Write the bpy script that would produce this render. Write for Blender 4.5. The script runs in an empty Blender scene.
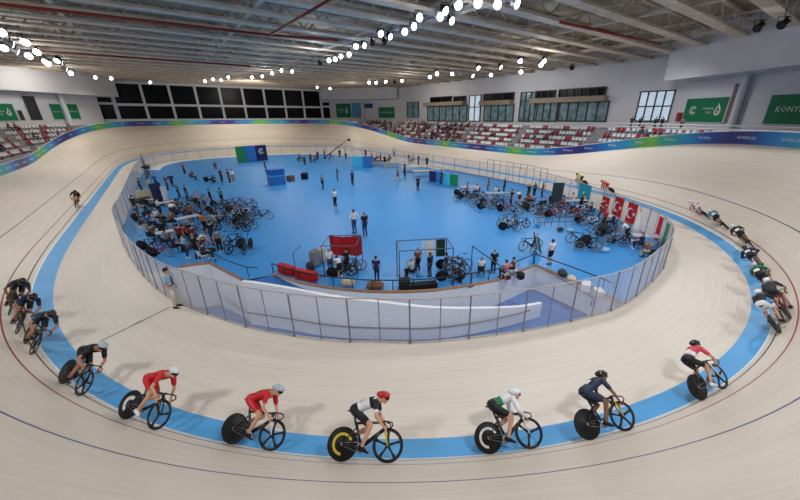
# Indoor velodrome with riders lapping the near bend, team pits on the blue infield.
import bpy, bmesh, math, random
import numpy as np
from mathutils import Vector, Matrix
from mathutils.geometry import tessellate_polygon
random.seed(7)
SC = bpy.context.scene
COL = SC.collection
PI = math.pi
def V(*a): return Vector(a)

# ------------------------------------------------------------------ materials
def lin(c):
    return tuple((x/255/12.92 if x <= 10.3 else ((x/255+.055)/1.055)**2.4) for x in c)
MATS = {}
def mat(name, rgb, rough=.6, metal=0., vary=.12, scale=6., emit=0., spec=.35, coat=0.):
    """Principled surface whose colour drifts a little with a noise texture."""
    if name in MATS: return MATS[name]
    m = bpy.data.materials.new(name); m.use_nodes = True
    nt = m.node_tree; b = nt.nodes['Principled BSDF']
    tc = nt.nodes.new('ShaderNodeTexCoord'); nz = nt.nodes.new('ShaderNodeTexNoise')
    nz.inputs['Scale'].default_value = scale; nz.inputs['Detail'].default_value = 3
    rp = nt.nodes.new('ShaderNodeValToRGB')
    c = lin(rgb)
    rp.color_ramp.elements[0].position = .3; rp.color_ramp.elements[1].position = .7
    rp.color_ramp.elements[0].color = (*[x*(1-vary) for x in c], 1)
    rp.color_ramp.elements[1].color = (*[min(1, x*(1+vary)) for x in c], 1)
    nt.links.new(tc.outputs['Object'], nz.inputs['Vector'])
    nt.links.new(nz.outputs['Fac'], rp.inputs['Fac'])
    nt.links.new(rp.outputs['Color'], b.inputs['Base Color'])
    b.inputs['Roughness'].default_value = rough; b.inputs['Metallic'].default_value = metal
    b.inputs['Specular IOR Level'].default_value = spec
    if coat: b.inputs['Coat Weight'].default_value = coat
    if emit:
        b.inputs['Emission Color'].default_value = (*c, 1); b.inputs['Emission Strength'].default_value = emit
    MATS[name] = m
    return m
def wood(name, rgb, rough=.45, seam=0.):
    """Strip boarding: long streaks that follow the u direction of the surface."""
    if name in MATS: return MATS[name]
    m = bpy.data.materials.new(name); m.use_nodes = True; nt = m.node_tree; b = nt.nodes['Principled BSDF']
    uv = nt.nodes.new('ShaderNodeUVMap'); uv.uv_map = 'UVMap'
    def noise(sx, sy, sc, det):
        mp = nt.nodes.new('ShaderNodeMapping'); mp.inputs['Scale'].default_value = (sx, sy, 1)
        n = nt.nodes.new('ShaderNodeTexNoise'); n.inputs['Scale'].default_value = sc; n.inputs['Detail'].default_value = det
        nt.links.new(uv.outputs['UV'], mp.inputs['Vector']); nt.links.new(mp.outputs['Vector'], n.inputs['Vector'])
        return n
    def mix(a, bb, kind, f):
        x = nt.nodes.new('ShaderNodeMixRGB'); x.blend_type = kind; x.inputs['Fac'].default_value = f
        nt.links.new(a, x.inputs['Color1']); nt.links.new(bb, x.inputs['Color2']); return x.outputs['Color']
    c = lin(rgb)
    def ramp(n, lo, hi, p0=.3, p1=.7):
        r = nt.nodes.new('ShaderNodeValToRGB'); r.color_ramp.elements[0].position = p0; r.color_ramp.elements[1].position = p1
        r.color_ramp.elements[0].color = (lo, lo, lo, 1); r.color_ramp.elements[1].color = (hi, hi, hi, 1)
        nt.links.new(n.outputs['Fac'], r.inputs['Fac']); return r.outputs['Color']
    base = nt.nodes.new('ShaderNodeRGB'); base.outputs[0].default_value = (*c, 1)
    o = mix(base.outputs[0], ramp(noise(.06, 3.5, 3., 4), .93, 1.05), 'MULTIPLY', 1.)
    o = mix(o, ramp(noise(.25, 14., 4., 3), .95, 1.04), 'MULTIPLY', 1.)
    o = mix(o, ramp(noise(.05, .25, 1.5, 4), .92, 1.06), 'MULTIPLY', 1.)
    if seam:
        w = nt.nodes.new('ShaderNodeTexWave'); w.wave_type = 'BANDS'; w.bands_direction = 'X'
        w.inputs['Scale'].default_value = seam; w.inputs['Distortion'].default_value = 0
        nt.links.new(uv.outputs['UV'], w.inputs['Vector'])
        r = nt.nodes.new('ShaderNodeValToRGB'); r.color_ramp.elements[0].position = 0; r.color_ramp.elements[1].position = .004
        r.color_ramp.elements[0].color = (.75, .75, .75, 1); r.color_ramp.elements[1].color = (1, 1, 1, 1)
        nt.links.new(w.outputs['Fac'], r.inputs['Fac']); o = mix(o, r.outputs['Color'], 'MULTIPLY', 1.)
    nt.links.new(o, b.inputs['Base Color']); b.inputs['Roughness'].default_value = rough
    b.inputs['Specular IOR Level'].default_value = .3
    MATS[name] = m; return m
def glass(name, rgb, base=.12, edge=.5, rough=.08):
    if name in MATS: return MATS[name]
    m = bpy.data.materials.new(name); m.use_nodes = True; nt = m.node_tree
    b = nt.nodes['Principled BSDF']; out = nt.nodes['Material Output']
    b.inputs['Base Color'].default_value = (*lin(rgb), 1); b.inputs['Roughness'].default_value = rough
    tr = nt.nodes.new('ShaderNodeBsdfTransparent'); lw = nt.nodes.new('ShaderNodeLayerWeight'); lw.inputs['Blend'].default_value = .35
    ma = nt.nodes.new('ShaderNodeMath'); ma.operation = 'MULTIPLY_ADD'; ma.inputs[1].default_value = edge; ma.inputs[2].default_value = base
    mx = nt.nodes.new('ShaderNodeMixShader')
    nt.links.new(lw.outputs['Facing'], ma.inputs[0]); nt.links.new(ma.outputs[0], mx.inputs['Fac'])
    nt.links.new(tr.outputs[0], mx.inputs[1]); nt.links.new(b.outputs[0], mx.inputs[2]); nt.links.new(mx.outputs[0], out.inputs['Surface'])
    MATS[name] = m; return m

# ------------------------------------------------------------------ mesh helper
class MB:
    def __init__(s): s.v = []; s.f = []; s.m = []; s.uv = {}
    def face(s, idx, mi=0, uv=None):
        if uv: s.uv[len(s.f)] = uv
        s.f.append(tuple(idx)); s.m.append(mi)
    def pts(s, ps):
        n = len(s.v); s.v.extend(tuple(p) for p in ps); return list(range(n, n+len(ps)))
    def quad(s, a, b, c, d, mi=0, uv=None): s.face(s.pts([a, b, c, d]), mi, uv); return s
    def poly(s, ps, mi=0): s.face(s.pts(ps), mi); return s
    def box(s, c, size, R=None, mi=0):
        c = Vector(c); hx, hy, hz = size[0]/2, size[1]/2, size[2]/2
        P = [Vector((x, y, z)) for z in (-hz, hz) for y in (-hy, hy) for x in (-hx, hx)]
        if R is not None: P = [R @ p for p in P]
        i = s.pts([c+p for p in P])
        for q in ((0,2,3,1),(4,5,7,6),(0,1,5,4),(2,6,7,3),(0,4,6,2),(1,3,7,5)): s.face([i[k] for k in q], mi)
        return s
    def bbox(s, c, size, bev=.02, R=None, mi=0):
        """box with chamfered vertical and top edges"""
        c = Vector(c); hx, hy, hz = [k/2 for k in size]; b = min(bev, hx*.6, hy*.6, hz*.6)
        rings = []
        for (z, k) in ((-hz, b), (-hz+b, 0), (hz-b, 0), (hz, b)):
            X, Y = hx-k, hy-k; e = b
            ring = [(-X+e,-Y),(X-e,-Y),(X,-Y+e),(X,Y-e),(X-e,Y),(-X+e,Y),(-X,Y-e),(-X,-Y+e)]
            P = [Vector((x, y, z)) for x, y in ring]
            if R is not None: P = [R @ p for p in P]
            rings.append(s.pts([c+p for p in P]))
        s.rings(rings, mi); return s
    def rings(s, rings, mi=0, caps=True):
        for a, b in zip(rings, rings[1:]):
            n = len(a)
            for k in range(n): s.face((a[k], a[(k+1) % n], b[(k+1) % n], b[k]), mi)
        if caps:
            s.face(tuple(reversed(rings[0])), mi); s.face(tuple(rings[-1]), mi)
    def tube(s, path, r, n=8, mi=0, closed=False, caps=True):
        path = [Vector(p) for p in path]; N = len(path)
        rs = r if isinstance(r, (list, tuple)) else [r]*N
        rings = []; up = None
        for i, p in enumerate(path):
            a = path[i-1] if (i or closed) else p; b = path[(i+1) % N] if (i < N-1 or closed) else p
            t = (b-a).normalized()
            if up is None or abs(t.dot(up)) > .98: up = V(0,0,1) if abs(t.z) < .9 else V(1,0,0)
            x = t.cross(up).normalized(); y = x.cross(t).normalized(); up = y
            rings.append(s.pts([p+x*(rs[i]*math.cos(2*PI*k/n))+y*(rs[i]*math.sin(2*PI*k/n)) for k in range(n)]))
        if closed: rings.append(rings[0])
        s.rings(rings, mi, caps and not closed); return s
    def ell(s, c, r, R=None, nu=10, nv=7, mi=0):
        c = Vector(c); r = (r, r, r) if not isinstance(r, (tuple, list)) else r
        rings = []
        for j in range(nv+1):
            a = -PI/2+PI*(j+.12)/(nv+.24); ring = []
            for k in range(nu):
                p = V(r[0]*math.cos(a)*math.cos(2*PI*k/nu), r[1]*math.cos(a)*math.sin(2*PI*k/nu), r[2]*math.sin(a))
                ring.append(c+(R @ p if R is not None else p))
            rings.append(s.pts(ring))
        s.rings(rings, mi); return s
    def cap(s, p0, r0, p1, r1, n=10, mi=0):
        """tapered capsule"""
        p0, p1 = Vector(p0), Vector(p1); d = p1-p0; L = d.length
        t = d/L if L > 1e-6 else V(0,0,1)
        up = V(0,0,1) if abs(t.z) < .9 else V(1,0,0); x = t.cross(up).normalized(); y = x.cross(t)
        rings = []
        prof = [(-r0*math.cos(a), r0*math.sin(a), p0) for a in (.25, .8)]+[(0, r0, p0)]+[(0, r1, p1)]+[(r1*math.cos(a), r1*math.sin(a), p1) for a in (.8, .25)]
        for h, rr, o in prof:
            rings.append(s.pts([o+t*h+x*(rr*math.cos(2*PI*k/n))+y*(rr*math.sin(2*PI*k/n)) for k in range(n)]))
        s.rings(rings, mi); return s
    def loft(s, secs, side, n=14, mi=0):
        """elliptic rings: (centre, half width, half depth) along a spine; side = width direction"""
        side = Vector(side).normalized(); C = [Vector(c) for c, _, _ in secs]; rings = []
        for i, (c, a, b) in enumerate(secs):
            t = (C[min(i+1, len(C)-1)]-C[max(i-1, 0)]).normalized(); x = (side-t*side.dot(t)).normalized(); y = t.cross(x)
            rings.append(s.pts([C[i]+x*(a*math.cos(2*PI*k/n))+y*(b*math.sin(2*PI*k/n)) for k in range(n)]))
        s.rings(rings, mi); return s
    def lathe(s, prof, c, axis='x', n=28, mi=0):
        """profile (offset along axis, radius)"""
        c = Vector(c); rings = []
        for h, r in prof:
            ring = []
            for k in range(n):
                u, w = r*math.cos(2*PI*k/n), r*math.sin(2*PI*k/n)
                ring.append(c+(V(h, u, w) if axis == 'x' else V(u, h, w) if axis == 'y' else V(u, w, h)))
            rings.append(s.pts(ring))
        s.rings(rings, mi); return s
    def mesh(s, name, smooth=False):
        me = bpy.data.meshes.new(name); me.from_pydata(s.v, [], s.f)
        me.polygons.foreach_set('material_index', s.m)
        if s.uv:
            l = me.uv_layers.new(name='UVMap')
            for pi, uvs in s.uv.items():
                p = me.polygons[pi]
                for k, li in enumerate(p.loop_indices): l.data[li].uv = uvs[k]
        if smooth: me.polygons.foreach_set('use_smooth', [True]*len(me.polygons))
        me.update(); return me
    def build(s, name, m, parent=None, smooth=False, fix=True):
        me = s.mesh(name, smooth)
        if fix:
            bm = bmesh.new(); bm.from_mesh(me); bmesh.ops.recalc_face_normals(bm, faces=bm.faces); bm.to_mesh(me); bm.free()
        return link(name, me, m, parent)
def link(name, me, m, parent=None):
    o = bpy.data.objects.new(name, me); COL.objects.link(o)
    ms = m if isinstance(m, (list, tuple)) else [m]
    if not me.materials:
        for x in ms: me.materials.append(x)
    else:
        for i, x in enumerate(ms[:len(me.materials)]):
            if me.materials[i] != x: o.material_slots[i].link = 'OBJECT'; o.material_slots[i].material = x
    if parent is not None: o.parent = parent
    return o
def tag(o, label, cat, group=None):
    o['label'] = label; o['category'] = cat
    if group: o['group'] = group
    return o
def struct(o): o['kind'] = 'structure'; return o
def empty(name, M=None, label=None, cat=None, group=None):
    o = bpy.data.objects.new(name, None); COL.objects.link(o); o.empty_display_size = .2
    if M is not None: o.matrix_world = M
    if label: tag(o, label, cat, group)
    return o
def TR(loc, rz=0, s=1.): return Matrix.Translation(Vector(loc)) @ Matrix.Rotation(rz, 4, 'Z') @ Matrix.Scale(s, 4)
def text_mesh(body, size, name='lettering', ext=.004, res=1):
    cu = bpy.data.curves.new(name, 'FONT'); cu.body = body; cu.size = size; cu.extrude = ext; cu.align_x = 'CENTER'; cu.align_y = 'CENTER'
    cu.resolution_u = res
    o = bpy.data.objects.new(name, cu); COL.objects.link(o)
    me = bpy.data.meshes.new_from_object(o.evaluated_get(bpy.context.evaluated_depsgraph_get()))
    bpy.data.objects.remove(o); bpy.data.curves.remove(cu); return me

# ------------------------------------------------------------------ camera (surveyed from the photograph)
CAMH = 7.861; YAW, PITCH = math.radians(36.459), math.radians(22.33); FPX = 331.967; PX, PY = 422.134, 251.541
FW = np.array([math.sin(YAW)*math.cos(PITCH), math.cos(YAW)*math.cos(PITCH), -math.sin(PITCH)])
RT = np.array([math.cos(YAW), -math.sin(YAW), 0.]); UP = np.cross(RT, FW)
cd = bpy.data.cameras.new('camera'); cam = bpy.data.objects.new('camera', cd); COL.objects.link(cam)
cd.sensor_fit = 'HORIZONTAL'; cd.sensor_width = 36; cd.lens = 36*FPX/800; cd.shift_x = -(PX-400)/800; cd.shift_y = (PY-250)/800
cd.clip_start = .05; cd.clip_end = 400
Mc = Matrix.Identity(4)
for i in range(3): Mc[i][0] = RT[i]; Mc[i][1] = UP[i]; Mc[i][2] = -FW[i]
Mc[2][3] = CAMH; cam.matrix_world = Mc; SC.camera = cam
def ray(px, py): return FW*FPX+RT*(px-PX)+UP*(PY-py)
def at(px, py, z=0.):
    """where a point of the photograph meets the level z"""
    d = ray(px, py); s = (z-CAMH)/d[2]; return V(d[0]*s, d[1]*s, z)
def on_x(px, py, x):
    d = ray(px, py); s = x/d[0]; return V(x, d[1]*s, CAMH+d[2]*s)
def on_y(px, py, y):
    d = ray(px, py); s = y/d[1]; return V(d[0]*s, y, CAMH+d[2]*s)
def on_line(px, py, a, b):
    """vertical plane through a, b (xy)"""
    d = ray(px, py); n = np.array([b[1]-a[1], -(b[0]-a[0])]); s = (a[0]*n[0]+a[1]*n[1])/(d[0]*n[0]+d[1]*n[1])
    return V(d[0]*s, d[1]*s, CAMH+d[2]*s)

# ------------------------------------------------------------------ track curve: 250 m lap, two straights, easing bends
NT = 2000
def lap(Ls=25.944, Lt=30.266, per=250.):
    s = (np.arange(NT)+.5)/NT*per; half = per/2; u = s % half; d = np.minimum(u, half-u)
    t = np.clip((d-Ls/2)/Lt, 0, 1); k = t*t*(3-2*t); ds = per/NT
    k = k*np.pi/(k.sum()*ds/2); th = np.cumsum(k)*ds-k*ds/2
    x = np.cumsum(-np.sin(th)*ds); y = np.cumsum(np.cos(th)*ds)
    return x-x.mean()+15.742, y-y.mean()+50.469, np.cos(th), np.sin(th), k, -np.sin(th), np.cos(th)
TX, TY, NX, NY, KK, TGX, TGY = lap()
PHI = np.radians(13.264+(46.072-13.264)*np.clip(KK/KK.max(), 1e-6, 1)**1.251)
Z0 = .161; BANDW = .653; DTOP = 7.7
def tp(i, d, lift=0.):
    """track surface point at lap index i, d metres up the slope from the edge of the blue band"""
    i = int(i) % NT
    if d >= 0: p = V(TX[i]+NX[i]*d*math.cos(PHI[i]), TY[i]+NY[i]*d*math.cos(PHI[i]), Z0+d*math.sin(PHI[i]))
    else: p = V(TX[i]+NX[i]*d, TY[i]+NY[i]*d, max(0., Z0*(1+d/BANDW)))
    return p+V(0, 0, lift)
def outw(i): i = int(i) % NT; return V(NX[i], NY[i], 0)
def tang(i): i = int(i) % NT; return V(TGX[i], TGY[i], 0)
def nearest(p):
    dd = (TX-p[0])**2+(TY-p[1])**2; i = int(dd.argmin()); return i, (p[0]-TX[i])*NX[i]+(p[1]-TY[i])*NY[i]
_TI = np.arange(0, NT, 2); _TD = np.linspace(-.5, 7.6, 82)
_h = np.maximum(_TD, 0)[None,:]
_QX = TX[_TI][:,None]+NX[_TI][:,None]*(_h*np.cos(PHI[_TI])[:,None]+np.minimum(_TD, 0)[None,:]); _QY = TY[_TI][:,None]+NY[_TI][:,None]*(_h*np.cos(PHI[_TI])[:,None]+np.minimum(_TD, 0)[None,:])
_QZ = Z0+_h*np.sin(PHI[_TI])[:,None]-CAMH
_dep = _QX*FW[0]+_QY*FW[1]+_QZ*FW[2]
_SX = np.where(_dep > 1, PX+FPX*(_QX*RT[0]+_QY*RT[1]+_QZ*RT[2])/_dep, 1e6); _SY = np.where(_dep > 1, PY-FPX*(_QX*UP[0]+_QY*UP[1]+_QZ*UP[2])/_dep, 1e6)
def track_px(px, py):
    """lap index and slope distance of the track point seen at (px, py)"""
    k = int(((_SX-px)**2+(_SY-py)**2).argmin()); return int(_TI[k//len(_TD)]), float(_TD[k % len(_TD)])
# ------------------------------------------------------------------ setting: track, floor, trench
WOOD = wood('track pine boards', (220,208,194), .42); APRON = wood('safety zone boards', (218,208,196), .45)
BLUE = mat('painted blue band', (84,160,216), .45, vary=.06, scale=.7); LINEW = mat('white edge line', (228,232,234), .5)
LBLK = mat('measurement line', (70,62,60), .5); LRED = mat('sprint line', (150,62,66), .5); LBLU = mat('stayers line', (70,88,130), .5)
rows = [0, .06, .22, .27, .78, .83, 1.4, 2.0, 2.47, 2.53, 3.3, 4.2, 5.2, 6.3, 7.7]
rmat = [1, 0, 2, 0, 3, 0, 0, 0, 4, 0, 0, 0, 0, 0]
mb = MB(); STEP = 5; prev = None
for i in range(0, NT+1, STEP):
    cur = mb.pts([tp(i, d) for d in rows])
    if prev:
        u0, u1 = (i-STEP)*.125, i*.125
        for k in range(len(rows)-1):
            mb.face((prev[k], cur[k], cur[k+1], prev[k+1]), rmat[k], [(u0, rows[k]), (u1, rows[k]), (u1, rows[k+1]), (u0, rows[k+1])])
    prev = cur
struct(mb.build('track_floor', [WOOD, LINEW, LBLK, LRED, LBLU], smooth=True, fix=False))
mb = MB(); prev = None
for i in range(0, NT+1, STEP):
    cur = mb.pts([tp(i, -BANDW), tp(i, -.3), tp(i, 0)])
    if prev:
        for k in range(2): mb.face((prev[k], cur[k], cur[k+1], prev[k+1]))
    prev = cur
struct(mb.build('blue_band_floor', BLUE, smooth=True, fix=False))

# fence line round the inner edge of the safety zone (plan points, counter-clockwise from the left)
FP = [(-3.9,36),(-4.0,31.5),(-3.6,27.5),(-2.7,22.5),(-1.7,18.6),(-.7,16.2),(1.1,13),(3.3,10.4),(4.9,9.1),(6.3,8.05),(9.6,6.45),(12.2,5.55),(14.8,5.0),(18.5,5.2),(21.4,5.65),(23.8,6.6),(25.7,8.0),(27,9.4),(28.5,11.6),(29.7,13.6),(31.1,16.2),(32.6,19.2),(34,23.2),(34.6,28),(34.6,35),(34.5,42),(34.2,50),(33.4,58),(31.6,66),(28,74.5),(22,79.6),(14.1,81.4),(6,81),(.5,78.5),(-2.6,72.7),(-3.6,64),(-3.9,54),(-3.9,45)]
def catmull(P, n, closed=True):
    out = []; N = len(P)
    for i in range(N if closed else N-1):
        g = (lambda k: P[k % N]) if closed else (lambda k: P[min(max(k, 0), N-1)])
        p0, p1, p2, p3 = [np.array(g(i+k), float) for k in (-1, 0, 1, 2)]
        for j in range(n):
            t = j/n
            out.append(.5*((2*p1)+(-p0+p2)*t+(2*p0-5*p1+4*p2-p3)*t*t+(-p0+3*p1-3*p2+p3)*t**3))
    if not closed: out.append(np.array(P[-1], float))
    return np.array(out)
FC = catmull(FP, 16)
CX, CY = 15.742, 46.
# safety zone: fan between the band's inner edge and the fence
A0 = np.unwrap(np.arctan2(FC[:,1]-CY, FC[:,0]-CX)); A0 = np.append(A0, A0[0]+2*PI); FX = np.append(FC[:,0], FC[0,0]); FY = np.append(FC[:,1], FC[0,1])
def fence_at_angle(a):
    while a < A0[0]: a += 2*PI
    while a > A0[-1]: a -= 2*PI
    return V(float(np.interp(a, A0, FX)), float(np.interp(a, A0, FY)), 0)
mb = MB(); prev = None
for i in range(0, NT+1, STEP):
    p = tp(i, -BANDW); q = fence_at_angle(math.atan2(p.y-CY, p.x-CX))
    cur = mb.pts([p, p.lerp(q, .5), q]); L = (p-q).length
    if prev:
        u0, u1 = (i-STEP)*.125, i*.125
        for k in range(2): mb.face((prev[k], cur[k], cur[k+1], prev[k+1]), 0, [(u0, -L*k/2), (u1, -L*k/2), (u1, -L*(k+1)/2), (u0, -L*(k+1)/2)])
    prev = cur
struct(mb.build('safety_zone_floor', APRON, smooth=True, fix=False))
# thin seams across the safety zone near the official
SEAM = mat('floor seam', (120,112,104), .6)
mb = MB(); a, b = at(101,341), at(170,307)
n_ = (b-a).cross(V(0,0,1)).normalized()*.03
mb.quad(a-n_+V(0,0,.004), a+n_+V(0,0,.004), b+n_+V(0,0,.004), b-n_+V(0,0,.004)); mb.box((a+b)/2*1.0+V(0,0,.006), (.35,.1,.006), Matrix.Rotation(math.atan2((b-a).y, (b-a).x), 3, 'Z'))
struct(mb.build('trim_1', SEAM))

# infield platform with the sunken access ramp cut out of its near side
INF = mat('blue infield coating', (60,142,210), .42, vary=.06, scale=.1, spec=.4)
def fidx(p): return int(((FC[:,0]-p[0])**2+(FC[:,1]-p[1])**2).argmin())
iL, iR = fidx((-2.6,22.0)), fidx((14.9,5.0))
TRI = [(-1.2,21.6),(.5,21.1),(1.05,19.4),(1.65,17.7),(3.1,17.45),(3.9,15.7),(5.1,14.0),(6.7,12.4),(9.1,10.9),(12.2,9.9),(15.2,9.9),(15.25,8),(15.2,6.2)]
loop = [V(*p, 0) for p in TRI]+[V(*FC[k % len(FC)], 0) for k in range(iR, iL+len(FC)+1)]
tr = tessellate_polygon([loop]); mb = MB(); ids = mb.pts(loop)
for t in tr: mb.face([ids[k] for k in t])
me = mb.mesh('infield_floor'); bm = bmesh.new(); bm.from_mesh(me)
for f in bm.faces:
    if f.normal.z < 0: f.normal_flip()
bm.to_mesh(me); bm.free(); struct(link('infield_floor', me, INF))
# trench: divider wall line, upper ramp, lower corridor
DIV = catmull([tuple(at(*q).xy) for q in ((243,281,.1),(285,290,0),(330,300,-.1),(383,308,-.28),(440,312.5,-.42),(500,309,-.58),(541,302.5,-.7))], 6, False)
RET = catmull([(3.1,17.45),(3.9,15.7),(5.1,14.0),(6.7,12.4),(9.1,10.9),(12.2,9.9)], 7, False)
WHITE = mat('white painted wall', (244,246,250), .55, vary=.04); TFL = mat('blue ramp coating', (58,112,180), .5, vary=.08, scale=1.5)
BRN = mat('varnished timber edge', (150,112,84), .5, vary=.2, scale=9)
ZR = -1.45; ZL = -2.7
def resample(P, n):
    P = np.array(P, float); s = np.concatenate([[0], np.cumsum(np.hypot(*np.diff(P, axis=0).T))]); u = np.linspace(0, s[-1], n)
    return [V(float(np.interp(k, s, P[:,0])), float(np.interp(k, s, P[:,1])), 0) for k in u]
n = 26; D = resample(DIV, n); Rr = resample(RET, n)
FN = resample([FC[k] for k in range(fidx((-2.6,22.0)), fidx((13.2,5.3))+1)], n)
def zr(t): return ZR*min(1, t/.92)
def zl(t): return ZL+(ZR-ZL)*t
mb = MB()
DL = resample([(.5,21.1),(1.05,19.4)]+[tuple(p) for p in DIV], n)
for k in range(n-1):
    t0, t1 = k/(n-1), (k+1)/(n-1)
    mb.quad(D[k]+V(0,0,zr(t0)), D[k+1]+V(0,0,zr(t1)), Rr[k+1]+V(0,0,zr(t1)), Rr[k]+V(0,0,zr(t0)))
    mb.quad(FN[k]+V(0,0,zl(t0)), FN[k+1]+V(0,0,zl(t1)), DL[k+1]+V(0,0,zl(t1)), DL[k]+V(0,0,zl(t0)))
e = [V(DIV[-1][0],DIV[-1][1],ZR), V(12.2,9.9,ZR), V(15.2,9.9,ZR), V(15.25,8,ZR), V(15.2,6.2,ZR), V(14.95,5.0,ZR), FN[-1]+V(0,0,ZR)]
mb.poly([e[0], e[6], e[5], e[4], e[3], e[2], e[1]])
mb.quad(V(-2.6,22,ZL), V(.5,21.1,ZL), V(-.6,21.4,ZL), V(-2,22,ZL))
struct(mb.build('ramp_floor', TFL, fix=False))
# walls of the trench
mb = MB()
def wall_strip(P, ztop, zbot, th=.0):
    for k in range(len(P)-1):
        t0, t1 = k/(len(P)-1), (k+1)/(len(P)-1)
        mb.quad(P[k]+V(0,0,zbot(t0)), P[k+1]+V(0,0,zbot(t1)), P[k+1]+V(0,0,ztop(t1)), P[k]+V(0,0,ztop(t0)))
wall_strip(Rr, lambda t: 0, zr)
wall_strip([V(12.2,9.9,0), V(15.2,9.9,0), V(15.25,8,0), V(15.2,6.2,0), V(14.9,5.0,0)], lambda t: 0, lambda t: ZR)
wall_strip([V(-2.6,22,0), V(-1.2,21.6,0), V(.5,21.1,0), V(1.05,19.4,0), V(1.65,17.7,0)], lambda t: 0, lambda t: ZL)
wall_strip(FN+[V(14.9,5.0,0)], lambda t: -.02, lambda t: zl(t))
struct(mb.build('wall_ramp', WHITE, fix=False))
mb = MB(); prev = None
for k in range(n):        # the divider: a white parapet wall that steps down with the ramp
    t = k/(n-1); d = (D[min(k+1, n-1)]-D[max(k-1, 0)]).normalized(); nn = V(d.y, -d.x, 0)*.09
    top = .12+(zr(t)+.75-.12)*min(1, t*1.0) if t > 0 else .12
    p = D[k]
    cur = mb.pts([p+nn+V(0,0,ZL), p+nn+V(0,0,top), p-nn+V(0,0,top), p-nn+V(0,0,ZL)])
    if prev:
        for q in range(3): mb.face((prev[q], cur[q], cur[q+1], prev[q+1]))
    else: mb.face(cur)
    prev = cur
mb.face(tuple(reversed(prev))); struct(mb.build('wall_divider', WHITE))
# timber curb on the retaining edge
mb = MB(); P = Rr+[V(15.2,9.9,0), V(15.25,8,0), V(15.2,6.2,0), V(14.95,5.1,0)]
mb.tube([p+V(0,0,.05) for p in P], .085, 4); mb.tube([V(-.9,21.55,.05), V(.5,21.15,.05), V(1.05,19.45,.05), V(1.62,17.75,.05)], .1, 4)
struct(mb.build('trim_2', BRN))

mb = MB(); k0, k1 = fidx((35.6,40)), fidx((-3.2,68)); pr = None
for k in range(k0, k1+1):
    p = V(*FC[k % len(FC)], .006); q = p+(V(14,50,.006)-p).normalized()*(2.6 if k > fidx((29,77)) else 1.3); cur = mb.pts([p, q])
    if pr: mb.face((pr[0], pr[1], cur[1], cur[0]))
    pr = cur
struct(mb.build('trim_3', LINEW))
# ------------------------------------------------------------------ hall shell
WALL = mat('grey white wall paint', (220,220,226), .7, vary=.03, scale=.4); ROOF = mat('steel roof deck', (158,145,126), .6, vary=.18, scale=.5)
BEAM = mat('dusty steel truss', (206,192,174), .6, vary=.15, scale=1.2); CONC = mat('concrete tier', (150,150,156), .75, vary=.12, scale=.8)
FRAME = mat('white window frame', (214,218,228), .5, vary=.03); DARK = mat('black night glass', (9,9,12), .3, vary=.3, scale=.3, spec=.12)
ZC = 6.; ZT = 15.2
XR = 60.; FAR = 112.
pW0, pW1 = (-7.3, FAR), (42.7, FAR)
mb = MB()
mb.quad((-14,FAR,ZC-3), (46,FAR,ZC-3), (46,FAR,18), (-14,FAR,18)); struct(mb.build('wall_far', WALL))
mb = MB(); mb.quad((XR,16,ZC-3), (XR,90,ZC-3), (XR,90,18), (XR,16,18)); struct(mb.build('wall_right', WALL))
# splayed corner walls, each with an overhanging fascia
def fascia(name, a, b, back, zb, zt, th):
    a, b = V(*a, 0), V(*b, 0); d = (b-a).normalized(); nn = V(d.y, -d.x, 0)*back
    mb = MB()
    A = [a, b, b+nn, a+nn]; lo = mb.pts([p+V(0,0,zb) for p in A]); hi = mb.pts([p+V(0,0,zt) for p in A])
    mb.rings([lo, hi]); struct(mb.build(name, WALL))
def ext(a, b, k): return (a[0]+(b[0]-a[0])*k, a[1]+(b[1]-a[1])*k)
fz = on_y(119,97,109.2).z; fl = [on_y(119,97,109.2).xy, at(0,89.5,fz).xy]; fr = [at(663.5,81,12.1).xy, at(800,64.5,12.1).xy]
fascia('wall_fascia_left', fl[0], ext(*fl, 1.25), 3, fz, 18, 1); fascia('wall_fascia_right', fr[0], ext(*fr, 1.6), -9, 12.1, 18, 1)
fascia('wall_fascia_far', (42.7,111), (57.6,90.5), -4, 12.3, 18, 1)

dl_ = V(fl[1][0]-fl[0][0], fl[1][1]-fl[0][1], 0).normalized(); nl_ = V(dl_.y, -dl_.x, 0)
if nl_.dot(V(15-fl[0][0], 50-fl[0][1], 0)) > 0: nl_ = -nl_
LA = V(fl[0][0], fl[0][1], 0)+nl_*3.0+dl_*2.5; LB = LA+dl_*46; LA = (LA.x, LA.y); LB = (LB.x, LB.y)
mb = MB(); mb.quad((*LA,3), (*LB,3), (*LB,18), (*LA,18)); mb.quad((*LB,3), (-30,40,3), (-30,40,18), (*LB,18)); mb.quad((-30,40,3), (-30,-6,3), (-30,-6,18), (-30,40,18)); struct(mb.build('wall_left', WALL))
SA = on_x(669.5, 110, XR); dr_ = V(fr[1][0]-fr[0][0], fr[1][1]-fr[0][1], 0).normalized(); SB = SA+dr_*36
SA = (SA.x, SA.y); SB = (SB.x, SB.y)
mb = MB(); mb.quad((*SA,3), (*SB,3), (*SB,18), (*SA,18)); struct(mb.build('wall_right_corner', WALL))
mb = MB(); mb.quad((44,114,3), (60.2,89.5,3), (60.2,89.5,18), (44,114,18)); struct(mb.build('wall_far_corner', WALL))
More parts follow.
